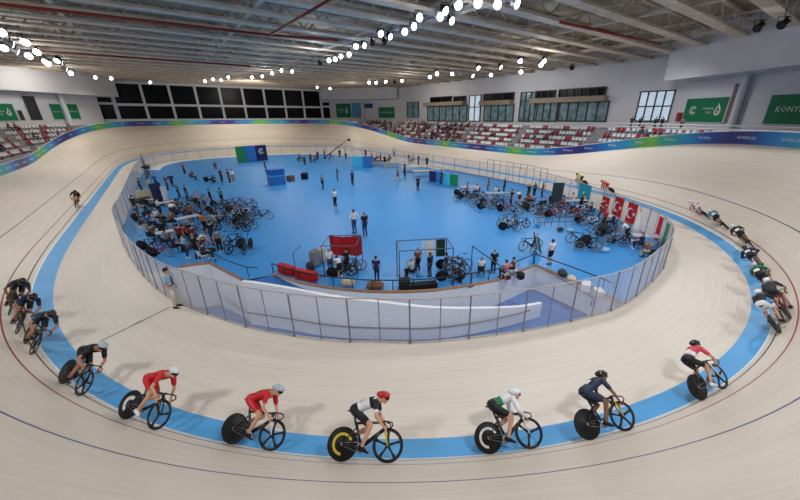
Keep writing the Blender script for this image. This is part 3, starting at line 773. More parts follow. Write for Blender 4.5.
# handrails of the trench
def rail(name, pts, lab, posts=True, r=.03, m=POST, drop=.45):
    mb = MB(); mb.tube(pts, r, 6); o = mb.build(name, m); 
    tag(o, lab, 'handrail')
    if posts:
        for p in pts[::2]:
            b = MB(); b.tube([p, V(p.x, p.y, p.z-drop)], r*.8, 5); b.build('bracket', m, o)
    return o
P = [(D[k] if False else DL[k]) for k in range(n)]
pts = []
for k in range(1, n):
    d = (P[min(k+1, n-1)]-P[k-1]).normalized(); nn = V(d.y, -d.x, 0)
    t = k/(n-1); pts.append(P[k]-nn*.0+V(d.y, -d.x, 0)*(-.16 if False else .16)*-1+V(0,0,zl(t)+1.0))
cen = V(10, 30, 0)
pts = []
for k in range(1, n-1):
    d = (P[k+1]-P[k-1]).normalized(); nn = V(d.y, -d.x, 0)
    if nn.dot(cen-P[k]) > 0: nn = -nn
    pts.append(P[k]+nn*.17+V(0,0,zl(k/(n-1))*.82+.35))
rail('handrail', pts, 'grey handrail fixed along the white divider wall of the ramp', True, .03, POST, .0)
pts = [V(15.05,9.7,.1), V(15.1,8,-.1), V(15.05,6.4,-.35), V(15.05,6.4,-.8)]
rail('handrail', pts, 'grey handrail on the right end wall of the ramp, bent down at its end', False, .035)
BLKRAIL = mat('black barrier steel', (34,36,44), .45, metal=.3)
pts = [p+V(-.0,.12,.62) for p in Rr]+[V(15.3,10.1,.62)]
o = rail('barrier_rail', pts, 'black rail above the curved timber edge of the infield', True, .03, BLKRAIL, .6)
pts = [V(15.4,10.1,.62), V(15.45,8,.62), V(15.4,6.2,.62), V(15.2,5.4,.62)]
rail('barrier_rail', pts, 'black rail on the right end of the ramp opening', True, .03, BLKRAIL, .6)
pts = [V(.8,21.0,.6), V(1.3,19.4,.6), V(1.95,17.9,.6), V(2.4,17.5,.6)]
rail('barrier_rail', pts, 'thin rail beside the timber curb at the ramp top', True, .025, BLKRAIL, .6)
# ------------------------------------------------------------------ track bicycles
def wheel_front(spokes, R=.335):
    t = MB(); t.tube([(0, R*.965*math.cos(2*PI*k/32), R*.965*math.sin(2*PI*k/32)) for k in range(32)], R*.035, 6, closed=True)
    w = MB(); N = 32
    prof = [(.009, .945), (.012, .86), (.004, .80), (-.004, .80), (-.012, .86), (-.009, .945)]
    rr = [w.pts([(h, R*r*math.cos(2*PI*k/N), R*r*math.sin(2*PI*k/N)) for k in range(N)]) for h, r in prof]
    w.rings(rr+[rr[0]], caps=False)
    for k in range(spokes):
        a = 2*PI*k/spokes+.3; d = V(0, math.cos(a), math.sin(a)); e = V(0, -math.sin(a), math.cos(a))
        if spokes <= 5:
            A = [(.03, .026, .016), (.5*R, .021, .012), (.82*R, .034, .010)]
            rings = [w.pts([d*r+e*b+V(c,0,0), d*r+V(c*1.3,0,0), d*r-e*b+V(c,0,0), d*r-e*b-V(c,0,0), d*r-V(c*1.3,0,0), d*r+e*b-V(c,0,0)]) for r, b, c in A]
            w.rings(rings)
        else: w.tube([d*.02+V(.02*(-1)**k,0,0), d*R*.82], .0035, 4)
    w.lathe([(-.05,.012),(-.045,.026),(0,.02),(.045,.026),(.05,.012)], (0,0,0), 'x', 12)
    return w.mesh('front_wheel', True), t.mesh('tyre', True)
def wheel_disc(R=.335):
    w = MB(); w.lathe([(-.05,.012),(-.046,.03),(-.02,.05),(-.013,R*.9),(-.009,R*.95),(.009,R*.95),(.013,R*.9),(.02,.05),(.046,.03),(.05,.012)], (0,0,0), 'x', 36)
    t = MB(); t.tube([(0, R*.965*math.cos(2*PI*k/36), R*.965*math.sin(2*PI*k/36)) for k in range(36)], R*.035, 6, closed=True)
    return w.mesh('rear_wheel', True), t.mesh('tyre', True)
WF = {3: wheel_front(3), 5: wheel_front(5), 24: wheel_front(24)}; WD = wheel_disc()
RA, FA, BB = V(0,-.42,.335), V(0,.57,.335), V(0,-.01,.28)
STOP, HTOP, HBOT = V(0,-.16,.74), V(0,.44,.77), V(0,.475,.64)
def bl(p, q, r0, r1, n=8): mb = MB(); mb.tube([p, q], [r0, r1], n); return mb
mb = MB()
def flat(mb, p, q, a, b, w):   # aero tube: deep, thin section
    p, q = Vector(p), Vector(q); t = (q-p).normalized(); x = V(1,0,0); y = t.cross(x).normalized(); R_ = []
    for o, d in ((p, a), (q, b)): R_.append(mb.pts([o+y*d*math.cos(2*PI*k/10)+x*w*math.sin(2*PI*k/10) for k in range(10)]))
    mb.rings(R_)
flat(mb, BB, HBOT, .045, .04, .019); flat(mb, STOP, HTOP, .026, .026, .016); flat(mb, BB, STOP, .035, .03, .016); flat(mb, HBOT, HTOP, .034, .034, .02)
for s in (-1, 1):
    flat(mb, BB+V(s*.03,0,0), RA+V(s*.055,0,0), .016, .014, .008); flat(mb, STOP-V(0,0,.1)+V(s*.015,0,0), RA+V(s*.055,0,0), .014, .012, .007)
mb.lathe([(-.045,.02),(-.045,.035),(.045,.035),(.045,.02)], BB, 'x', 12); BFRAME = mb.mesh('frame', True)
mb = MB()
for s in (-1, 1): flat(mb, HBOT+V(s*.045,.0,.05), FA+V(s*.05,0,0), .024, .016, .009)
flat(mb, HBOT+V(-.05,0,.06), HBOT+V(.05,0,.06), .022, .022, .02); BFORK = mb.mesh('fork', True)
mb = MB(); mb.tube([HTOP, HTOP+V(0,.02,.03), HTOP+V(0,.1,.02)], .017, 8)
for s in (-1, 1): mb.tube([HTOP+V(0,.1,.02), HTOP+V(s*.1,.1,.02), HTOP+V(s*.17,.11,.01), HTOP+V(s*.185,.18,-.01), HTOP+V(s*.19,.2,-.07), HTOP+V(s*.19,.14,-.125), HTOP+V(s*.19,.05,-.13)], .0145, 8)
BBAR = mb.mesh('handlebar', True)
SADP = V(0,-.235,.97)
mb = MB(); secs = [(V(0,.15,.0), .015, .012), (V(0,.1,.008), .022, .018), (V(0,.0,.006), .036, .022), (V(0,-.07,.012), .064, .024), (V(0,-.12,.02), .068, .022), (V(0,-.14,.022), .05, .012)]
mb.loft([(SADP+c, a, b) for c, a, b in secs], (1,0,0), 12); BSAD = mb.mesh('saddle', True)
mb = MB(); flat(mb, STOP-V(0,0,.04), SADP-V(0,0,.015), .026, .02, .012); mb.box(SADP-V(0,-.01,.02), (.04,.14,.012)); BPOST = mb.mesh('seat_post', True)
mb = MB(); mb.lathe([(.05,.03),(.05,.095),(.056,.097),(.056,.03)], BB, 'x', 24)
ca = -.45
for s, a in ((1, ca), (-1, ca+PI)):
    e = BB+V(s*.07, .165*math.cos(a), .165*math.sin(a)); flat(mb, BB+V(s*.07,0,0), e, .018, .013, .007)
    mb.tube([BB, BB+V(s*.07,0,0)], .012, 6)
mb.tube([RA+V(.05,0,.03), BB+V(.053,0,.095)], .006, 4); mb.tube([RA+V(.05,0,-.03), BB+V(.053,0,-.095)], .006, 4)
mb.lathe([(.044,.01),(.044,.034),(.05,.034),(.05,.01)], RA, 'x', 14); BCRK = mb.mesh('crankset', True)
PEDS = []
for s, a in ((1, ca), (-1, ca+PI)):
    e = BB+V(s*.11, .165*math.cos(a), .165*math.sin(a)); m_ = MB(); m_.bbox(e, (.075,.09,.024), .008); m_.tube([e-V(s*.045,0,0), e], .008, 6); PEDS.append((m_.mesh('pedal'), e))
CARB = mat('black carbon', (16,16,18), .3, vary=.15, spec=.5); RUB = mat('tyre rubber', (22,22,23), .8); STEEL = mat('polished steel', (150,152,156), .3, metal=.8)
DISCB = mat('black disc wheel', (15,15,17), .5, spec=.3); SILV = mat('silver rim', (150,152,158), .35, metal=.5); BAR = mat('bar tape', (24,24,26), .7)
PAINT = {k: mat('bicycle paint '+k, c, .3, spec=.6) for k, c in dict(black=(20,20,22), white=(222,224,226), red=(170,28,30), yellow=(214,190,40), blue=(40,80,170), silver=(150,154,160), green=(40,130,80), orange=(210,100,40)).items()}
GOLD = mat('yellow disc print', (206,186,48), .4); WPRINT = mat('white disc print', (210,212,214), .4)
PRINTS = {}
def disc_print(kind):
    if kind in PRINTS: return PRINTS[kind]
    mb = MB(); N = 20; R = .335
    for s in (1,):
        x = s*.0165
        for a0, a1, r0, r1 in ([(.4, 4.6, .5, .66)] if kind == 'arc' else [(1.2, 4.2, .34, .6)] if kind == 'tri' else [(0, 2*PI, .87, .92)]):
            for k in range(N):
                t0, t1 = a0+(a1-a0)*k/N, a0+(a1-a0)*(k+1)/N
                f = lambda r, t: (s*(.0205-.0070*min(1,(R*r-.05)/(R*.9-.05))+.0012), R*r*math.cos(t), R*r*math.sin(t))
                mb.quad(f(r0, t0), f(r1, t0), f(r1, t1), f(r0, t1))
    PRINTS[kind] = mb.mesh('disc_print'); return PRINTS[kind]
def bike(M_, lab, grp=None, paint='black', front=5, rear='disc', fork=None, prnt=None, pm=None, detail=2, cat='bicycle'):
    e = empty('track_bicycle', M_, lab, cat, grp); P = PAINT[paint]
    link('frame', BFRAME, P, e); link('fork', BFORK, PAINT[fork] if fork else P, e); link('handlebar', BBAR, BAR, e); link('saddle', BSAD, CARB, e)
    if detail > 1: link('seat_post', BPOST, P, e)
    c = link('crankset', BCRK, STEEL if detail > 1 else CARB, e)
    fw = link('front_wheel', WF[front][0], CARB if front < 10 else SILV, e); fw.location = FA
    if rear == 'disc': rw = link('rear_wheel', WD[0], DISCB, e)
    else: rw = link('rear_wheel', WF[24][0], SILV, e)
    rw.location = RA
    if detail > 1:
        link('tyre', WF[front][1], RUB, fw); link('tyre', WD[1], RUB, rw)
        if prnt: link('disc_print', disc_print(prnt), pm or WPRINT, rw)
        for me, p in PEDS: link('pedal', me, CARB, c)
    else:
        link('tyre', WF[front][1], RUB, fw); link('tyre', WD[1], RUB, rw)
    return e

# ------------------------------------------------------------------ people
def voxel(mb, size, smooth=4, name='body'):
    me = mb.mesh(name); o = bpy.data.objects.new(name, me); COL.objects.link(o)
    r = o.modifiers.new('r', 'REMESH'); r.mode = 'VOXEL'; r.voxel_size = size
    s = o.modifiers.new('s', 'SMOOTH'); s.iterations = smooth; s.factor = .5
    ev = o.evaluated_get(bpy.context.evaluated_depsgraph_get()); out = bpy.data.meshes.new_from_object(ev)
    bpy.data.objects.remove(o); bpy.data.meshes.remove(me); out.name = name
    out.polygons.foreach_set('use_smooth', [True]*len(out.polygons)); return out
def ik(a, b, l1, l2, pole):
    a, b = Vector(a), Vector(b); d = b-a; L = min(d.length, (l1+l2)*.999); t = d.normalized(); x = (l1*l1-l2*l2+L*L)/(2*L)
    h = math.sqrt(max(0, l1*l1-x*x)); p = Vector(pole); p = (p-t*p.dot(t)).normalized(); return a+t*x+p*h
def join_mesh(me, mb, mats_idx):
    """append loose detail (fingers, eyes) to a body mesh"""
    bm = bmesh.new(); bm.from_mesh(me); m2 = mb.mesh('tmp', True); bm.from_mesh(m2); bm.to_mesh(me); bm.free(); bpy.data.meshes.remove(m2)
    me.polygons.foreach_set('use_smooth', [True]*len(me.polygons)); return me
def hand(mb, fing, w, tip, side, curl, up):
    """palm into mb, five fingers into fing; w wrist, tip = middle finger direction, up = back of the hand"""
    w = Vector(w); t = Vector(tip).normalized(); u = Vector(up); u = (u-t*u.dot(t)).normalized(); x = t.cross(u)*side
    mb.loft([(w, .024, .02), (w+t*.03, .034, .017), (w+t*.075, .042, .015), (w+t*.095, .038, .012)], x, 10)
    for k, (o, l) in enumerate(((-.030, .062), (-.010, .076), (.010, .081), (.030, .070))):
        p = w+t*.085+x*o; pts = [p-t*.015]; a = 0
        for q in range(3):
            a += curl; p = p+(t*math.cos(a)-u*math.sin(a))*l*(.45, .32, .23)[q]; pts.append(p)
        fing.tube(pts, [.0095, .009, .008, .006], 6)
    p = w+t*.03-x*.03; q = p+(t*.6-x*.75).normalized()*.04; fing.tube([p+x*.015, q, q+(t*.9-x*.1-u*min(.9, curl)).normalized()*.035], [.012, .0105, .007], 6)
def head(mb, det, c, fwd, up, s=1.):
    c = Vector(c); f = Vector(fwd).normalized(); u = Vector(up); u = (u-f*u.dot(f)).normalized(); x = f.cross(u)
    R = Matrix((x, f, u)).transposed()
    mb.ell(c+u*.02-f*.008, (.074*s, .096*s, .095*s), R, 14, 10); mb.ell(c-u*.055+f*.022, (.056*s, .066*s, .062*s), R, 12, 8)
    mb.cap(c+f*.085+u*.02, .010, c+f*.108-u*.025, .015, 6)        # nose
    mb.ell(c-u*.098+f*.058, (.026,.022,.018), R, 8, 5)             # chin
    for s_ in (-1, 1): mb.ell(c+x*s_*.076-f*.008-u*.008, (.012,.022,.034), R, 8, 6)
    for s_ in (-1, 1):
        det.ell(c+x*s_*.031+f*.083+u*.012, (.014,.010,.008), R, 8, 5, 1)
        det.cap(c+x*s_*.016+f*.092+u*.032, .005, c+x*s_*.048+f*.084+u*.034, .004, 5, 1)
    det.cap(c-x*.022+f*.081-u*.058, .006, c+x*.022+f*.081-u*.058, .006, 6, 2)
    return R
def arm(mb, sh, el, wr, k=1.):
    mb.cap(sh, .052*k, el, .040*k); mb.cap(el, .041*k, Vector(el).lerp(Vector(wr), .35), .040*k); mb.cap(Vector(el).lerp(Vector(wr), .35), .040*k, wr, .026*k)
def leg(mb, hip, kn, an, k=1.):
    hip, kn, an = Vector(hip), Vector(kn), Vector(an)
    mb.cap(hip, .088*k, kn, .056*k); mb.cap(kn, .057*k, kn.lerp(an, .32), .058*k); mb.cap(kn.lerp(an, .32), .058*k, an, .038*k)
def spine(mb, J, g=0., top=True):
    """torso rings from crotch to neck; g grows it for clothing"""
    pv, ch, nk = Vector(J['pelvis']), Vector(J['chest']), Vector(J['neck']); sd = Vector(J.get('side', (1,0,0)))
    up0 = (ch-pv).normalized()
    secs = [(pv-up0*.10, .10+g, .08+g), (pv-up0*.03, .158+g, .108+g), (pv+up0*.06, .156+g, .106+g), (pv.lerp(ch, .5), .134+g, .092+g), (ch, .160+g, .108+g), (ch.lerp(nk, .55), .165+g, .098+g), (ch.lerp(nk, .85), .115+g, .075+g)]
    if top: secs.append((nk, .058+g, .058+g))
    mb.loft(secs, sd, 18)
def make_person(J, voxel_b=.02, sleeves='short', trousers='long', hairlen=1., coat=False, helmet=False):
    """returns meshes for one pose: body + clothing + hair + shoes"""
    out = {}
    mb, det = MB(), MB()
    spine(mb, J); nk, hd = Vector(J['neck']), Vector(J['head']); hu = Vector(J['hup']); hf = Vector(J['hfwd'])
    mb.cap(nk-(hd-nk)*.35, .062, hd-hu.normalized()*.03, .052)
    head(mb, det, hd, hf, hu)
    for s in 'LR':
        mb.ell(J['sh'+s], .062); arm(mb, J['sh'+s], J['el'+s], J['wr'+s]); leg(mb, J['hip'+s], J['kn'+s], J['an'+s])
        hand(mb, det, J['wr'+s], J['hd'+s], -1 if s == 'L' else 1, J.get('curl', .35), J.get('hback'+s, (0,1,.2)))
        an = Vector(J['an'+s]); tf = Vector(J.get('toe'+s, (0,1,-.0))).normalized(); fu = V(0,0,1)-tf*tf.z; fu.normalize()
        mb.cap(an-fu*.055-tf*.04, .034, an-fu*.06+tf*.14, .03)
    me = voxel(mb, voxel_b, 3, 'body'); join_mesh(me, det, None); out['body'] = me
    # shirt
    mb = MB(); spine(mb, J, .016, False)
    for s in 'LR':
        sh, el, wr = Vector(J['sh'+s]), Vector(J['el'+s]), Vector(J['wr'+s]); mb.ell(sh, .078)
        if sleeves == 'short': mb.cap(sh, .068, sh.lerp(el, .62), .058)
        else: mb.cap(sh, .068, el, .054); mb.cap(el, .055, el.lerp(wr, .88), .041)
    out['shirt'] = voxel(mb, voxel_b, 3, 'shirt')
    mb = MB(); pv = Vector(J['pelvis']); u0 = (Vector(J['chest'])-pv).normalized()
    mb.loft([(pv-u0*.11, .11, .09), (pv-u0*.04, .178, .128), (pv+u0*.05, .176, .126), (pv+u0*.10, .165, .116)], J.get('side', (1,0,0)), 16)
    for s in 'LR':
        h, k, a = Vector(J['hip'+s]), Vector(J['kn'+s]), Vector(J['an'+s])
        if trousers == 'long': mb.cap(h, .106, k, .074); mb.cap(k, .074, k.lerp(a, .92), .058)
        elif trousers == 'shorts': mb.cap(h, .106, h.lerp(k, .8), .086)
        else: mb.cap(h, .1, h.lerp(k, .72), .075)
    out['trousers'] = voxel(mb, voxel_b, 3, 'trousers')
    for s in 'LR':
        an = Vector(J['an'+s]); tf = Vector(J.get('toe'+s, (0,1,0))).normalized(); fu = V(0,0,1)-tf*tf.z; fu.normalize()
        m_ = MB(); x = tf.cross(fu)
        m_.loft([(an-fu*.05-tf*.085, .03, .03), (an-fu*.05-tf*.06, .042, .05), (an-fu*.05, .046, .052), (an-fu*.062+tf*.09, .05, .038), (an-fu*.072+tf*.15, .044, .026), (an-fu*.078+tf*.185, .025, .016)], x, 12)
        out['shoe'+s] = m_.mesh('shoe', True)
    mb = MB(); f = hf.normalized(); u = (hu-f*hu.dot(f)).normalized(); x = f.cross(u); R = Matrix((x, f, u)).transposed()
    if helmet:
        mb.loft([(hd-f*.19+u*.03, .035, .03), (hd-f*.15+u*.035, .075, .062), (hd-f*.06+u*.045, .106, .095), (hd+f*.03+u*.05, .108, .092), (hd+f*.085+u*.052, .088, .068), (hd+f*.12+u*.05, .05, .035)], x, 16)
        out['helmet'] = mb.mesh('helmet', True)
        m_ = MB(); N = 8; g = [[], []]
        for k in range(N+1):
            a = -1.15+2.3*k/N
            for q, (dz, rr) in enumerate(((.045, .122), (-.03, .118))): g[q].append(hd+f*(rr*math.cos(a))+x*(rr*.86*math.sin(a))+u*dz)
        A, B = m_.pts(g[0]), m_.pts(g[1])
        for k in range(N): m_.face((A[k], A[k+1], B[k+1], B[k]))
        out['visor'] = m_.mesh('visor', True)
    else:
        mb.ell(hd+u*.036-f*.022, (.084, .1, .092), R, 14, 9); mb.ell(hd-f*.06-u*.01*hairlen, (.074, .048, .075*hairlen), R, 12, 8)
        out['hair'] = mb.mesh('hair', True)
    return out
def stand_pose(armsL=(-.24,.02,1.13), armsR=(.24,.02,1.13), wL=(-.25,.08,.88), wR=(.25,.08,.88), stride=0., lean=0., look=(0,1,-.1), turn=0.):
    J = dict(pelvis=(0,0,.96), chest=(0,.0+lean*.3,1.27), neck=(0,.0+lean*.5,1.47), head=(0,.03+lean*.6,1.62), hup=(0,0,1), hfwd=look)
    for s, k in (('L',-1),('R',1)):
        J['sh'+s] = (k*.185, lean*.45, 1.41); J['hip'+s] = (k*.088, 0, .93)
        st = stride*k; an = V(k*.1, st*.36, .085+max(0, -st)*.07); J['an'+s] = an; J['kn'+s] = ik(J['hip'+s], an, .43, .43, (0,1,0)); J['toe'+s] = (k*.12, 1, -.25 if st < 0 else 0)
    J['elL'], J['elR'], J['wrL'], J['wrR'] = armsL, armsR, wL, wR
    for s in 'LR': J['hd'+s] = (Vector(J['wr'+s])-Vector(J['el'+s])).normalized()+V(0,.1,-.25); J['hback'+s] = (1 if s == 'R' else -1, .3, 0)
    return J
def sit_pose(h=.45, lean=.0, arms='knees'):
    J = dict(pelvis=(0,0,h+.10), chest=(0,.02+lean*.9,h+.41-lean*.25), neck=(0,.04+lean*1.3,h+.61-lean*.42), head=(0,.07+lean*1.6,h+.76-lean*.55), hup=(0,lean*.4,1), hfwd=(0,1,-.15-lean))
    for s, k in (('L',-1),('R',1)):
        J['sh'+s] = (k*.185, .04+lean*1.2, h+.55-lean*.4); J['hip'+s] = (k*.09, .03, h+.08); J['kn'+s] = (k*.14, .44, h+.07); J['an'+s] = (k*.14, .42+.05*k, .085)
        J['el'+s] = (k*.25, .16+lean, h+.29-lean*.25); J['wr'+s] = (k*.14, .36+lean*.3, h+.19); J['hd'+s] = (k*-.2, 1, -.3); J['hback'+s] = (0,.2,1)
    return J
def crouch_pose():
    J = dict(pelvis=(0,-.12,.40), chest=(0,.12,.63), neck=(0,.26,.77), head=(0,.36,.88), hup=(0,-.3,1), hfwd=(0,1,-.5))
    for s, k in (('L',-1),('R',1)):
        J['sh'+s] = (k*.18,.22,.72); J['hip'+s] = (k*.09,-.12,.38); an = V(k*.14,-.02+.1*k,.085); J['an'+s] = an; J['kn'+s] = ik(J['hip'+s], an, .43, .43, (k*.3,1,.3))
        J['el'+s] = (k*.27,.36,.48); J['wr'+s] = (k*.14,.56,.5); J['hd'+s] = (0,1,-.2); J['hback'+s] = (0,.2,1)
    return J
def bend_pose():
    J = stand_pose(lean=0); J.update(chest=(0,.2,1.16), neck=(0,.38,1.26), head=(0,.5,1.31), hup=(0,.2,1), hfwd=(0,1,-.6))
    for s, k in (('L',-1),('R',1)):
        J['sh'+s] = (k*.18,.34,1.2); J['el'+s] = (k*.24,.42,.93); J['wr'+s] = (k*.16,.58,.76); J['hd'+s] = (0,.6,-.6); J['hback'+s] = (0,1,.5)
    return J
def ride_pose(low=0.):
    J = dict(pelvis=(0,-.20,1.02), chest=(0,.10,1.20-low*.06), neck=(0,.30,1.29-low*.10), head=(0,.43,1.37-low*.12), hup=(0,-.25,1), hfwd=(0,1,-.22), curl=.75)
    for s, k, a in (('R',1,ca),('L',-1,ca+PI)):
        J['sh'+s] = (k*.175, .27, 1.245-low*.1); wr = V(k*.19, .49, .70); J['wr'+s] = wr; J['el'+s] = ik(J['sh'+s], wr, .31, .29, (k*.7,-.5,.2)); J['hd'+s] = (0,.55,-.65); J['hback'+s] = (k*.3,.6,.7)
        J['hip'+s] = (k*.085, -.18, .97); pe = BB+V(k*.11, .165*math.cos(a), .165*math.sin(a)); an = pe+V(0,-.11,.11); J['an'+s] = an; J['kn'+s] = ik(J['hip'+s], an, .44, .44, (k*.12,1,.2)); J['toe'+s] = (k*.04,1,-.32)
    return J
PROTO = {
 'standshorts': make_person(stand_pose(), .022, 'short', 'shorts'),
 'stand': make_person(stand_pose(), .022), 'hips': make_person(stand_pose((-.36,-.02,1.15),(.36,-.02,1.15),(-.2,.1,1.0),(.2,.1,1.0)), .022, 'long'),
 'talk': make_person(stand_pose(armsR=(.27,.06,1.15), wR=(.2,.3,1.2), lean=.05), .022), 'walk': make_person(stand_pose((-.24,-.1,1.14),(.24,.1,1.14),(-.25,-.08,.9),(.25,.28,.95), stride=.8), .022, 'short', 'shorts'),
 'stroll': make_person(stand_pose((-.24,.1,1.14),(.24,-.1,1.14),(-.25,.28,.95),(.25,-.08,.9), stride=-.7), .022, 'long'),
 'sit': make_person(sit_pose(), .022), 'sitlean': make_person(sit_pose(lean=.2), .022, 'long'), 'crouch': make_person(crouch_pose(), .022), 'bend': make_person(bend_pose(), .022, 'short', 'shorts'),
 'ride': make_person(ride_pose(.75), .013, 'short', 'bib', helmet=True), 'ridelow': make_person(ride_pose(1.4), .013, 'long', 'bib', helmet=True),
 'official': make_person(stand_pose((-.215,-.02,1.13),(.215,.0,1.13),(-.2,.05,.88),(.2,.12,.9), look=(-.25,1,-.25)), .014, 'short', 'long')}
SKIN = [mat(f'skin tone {k}', c, .5, vary=.05) for k, c in enumerate(((206,156,128),(178,128,100),(132,92,70),(218,172,146)))]
EYE = mat('eye and brow', (40,30,28), .4); LIP = mat('lip', (150,86,80), .5)
CL = {k: mat('cloth '+k, c, .8, vary=.1, scale=14) for k, c in dict(black=(24,24,28), white=(222,224,228), grey=(124,128,134), navy=(34,44,86), blue=(58,104,178), red=(178,34,40), maroon=(110,38,44), brown=(116,82,64), yellow=(206,200,64), green=(40,128,84), teal=(48,134,142), cream=(206,196,170), pink=(206,128,140), orange=(206,104,50), khaki=(178,168,146), denim=(64,80,112), charcoal=(54,56,62), sky=(150,190,216), beige=(196,184,168)).items()}
HAIR = {k: mat('hair '+k, c, .7, scale=20) for k, c in dict(black=(22,19,18), brown=(64,46,34), grey=(130,126,122), fair=(168,134,90)).items()}
def person(M_, pose, shirt, trousers, lab, grp=None, skin=0, hair='black', shoes='black', helmet=None, cat='person', name='person', hat=None, visor='black'):
    P = PROTO[pose]; e = empty(name, M_, lab, cat, grp)
    if not P['body'].materials:
        for m_ in (SKIN[0], EYE, LIP): P['body'].materials.append(m_)
    b = bpy.data.objects.new('body', P['body']); COL.objects.link(b); b.parent = e; b.material_slots[0].link = 'OBJECT'; b.material_slots[0].material = SKIN[skin]
    link('shirt' if not helmet else 'jersey', P['shirt'], CL[shirt], e); link('trousers' if not helmet else 'racing_shorts', P['trousers'], CL[trousers], e)
    for s in 'LR': link('shoe', P['shoe'+s], CL[shoes], e)
    if helmet: link('helmet', P['helmet'], CL[helmet], e); link('visor', P['visor'], DARK if visor == 'black' else CL[visor], e)
    else: link('cap' if hat else 'hair', P['hair'], CL[hat] if hat else HAIR[hair], e)
    return e
# ------------------------------------------------------------------ riders on the track
def ride_matrix(i, d, yawoff=0., lean=0., s=1.):
    t, o = tang(i), outw(i); ph = float(PHI[int(i) % NT]); nn = V(0,0,1)*math.cos(ph)-o*math.sin(ph)
    if lean: nn = (nn*math.cos(lean)+V(0,0,1)*math.sin(lean)).normalized()
    x = t.cross(nn).normalized(); nn = x.cross(t)
    R = Matrix((x, t, nn)).transposed()
    if yawoff: R = R @ Matrix.Rotation(yawoff, 3, 'Z')
    M_ = R.to_4x4() @ Matrix.Scale(s, 4); M_.translation = tp(i, d)+nn*.003; return M_
NUMW = mat('white race number', (230,230,232), .6, vary=.02)
def rider(px, py, shirt, shorts, helmet, lab, blab, paint='black', front=5, pose='ride', skin=0, prnt=None, pm=None, fork=None, s=1.06, dd=0., lean=0., shoes='black', bib=True, visor='black', panel=None, yo=0., hip=None):
    i, d = track_px(px, py); M_ = ride_matrix(i, max(d+dd, -.5), yo, lean, s)
    e = person(M_, pose, shirt, shorts, lab, 'riders lapping the track', skin, helmet=helmet, shoes=shoes, name='cyclist', cat='cyclist', visor=visor)
    J = ride_pose(1.4 if pose == 'ridelow' else .75)
    if bib:   # paper number on the lower back
        a, b = V(*J['pelvis']), V(*J['chest']); c = a.lerp(b, .62); t = (b-a).normalized(); up = V(0,-t.z,t.y)
        mb = MB(); c = c+up*.128
        g = [[c+V(x,0,0)+t*y-up*(x*x*1.6) for x in (-.1,-.05,0,.05,.1)] for y in (-.08,.08)]
        A, B = mb.pts(g[0]), mb.pts(g[1])
        for k in range(4): mb.face((A[k], A[k+1], B[k+1], B[k]))
        mb.build('race_number', NUMW, e)
    if hip:
        mb = MB(); a, b = V(*J['pelvis']), V(*J['chest']); mb.loft([(a.lerp(b,.30), .168, .120), (a.lerp(b,.5), .160, .114), (a.lerp(b,.72), .166, .117)], (1,0,0), 18); link('waist_panel', mb.mesh('waist_panel', True), CL[hip], e)
    if panel:  # second colour over the shoulders
        mb = MB(); a, b = V(*J['chest']), V(*J['neck']); t = (b-a).normalized()
        mb.loft([(a+t*.02, .182, .128), (a.lerp(b,.5), .186, .12), (a.lerp(b,.8), .14, .096)], (1,0,0), 16)
        for k, sd in ((-1,'L'),(1,'R')): mb.ell(J['sh'+sd], .082); mb.cap(J['sh'+sd], .073, V(*J['sh'+sd]).lerp(V(*J['el'+sd]), .55), .062)
        o = link('shoulder_panel', voxel(mb, .016, 3, 'shoulder_panel'), CL[panel], e)
    bike(M_, blab, 'bicycles lapping the track', paint, front, 'disc', fork, prnt, pm)
    return e
CL['suitblack'] = mat('black skinsuit', (22,23,28), .5); CL['suitnavy'] = mat('dark blue skinsuit', (34,50,74), .5); CL['suitred'] = mat('red skinsuit', (196,32,38), .45); CL['silverhelmet'] = mat('silver helmet shell', (176,186,198), .25, spec=.6); CL['whitehelmet'] = mat('white helmet shell', (226,230,234), .25, spec=.6); CL['redhelmet'] = mat('red helmet shell', (190,30,40), .25, spec=.6); CL['blackhelmet'] = mat('black helmet shell', (26,26,30), .25, spec=.6); CL['pinkred'] = mat('pink red skinsuit', (206,70,84), .5)
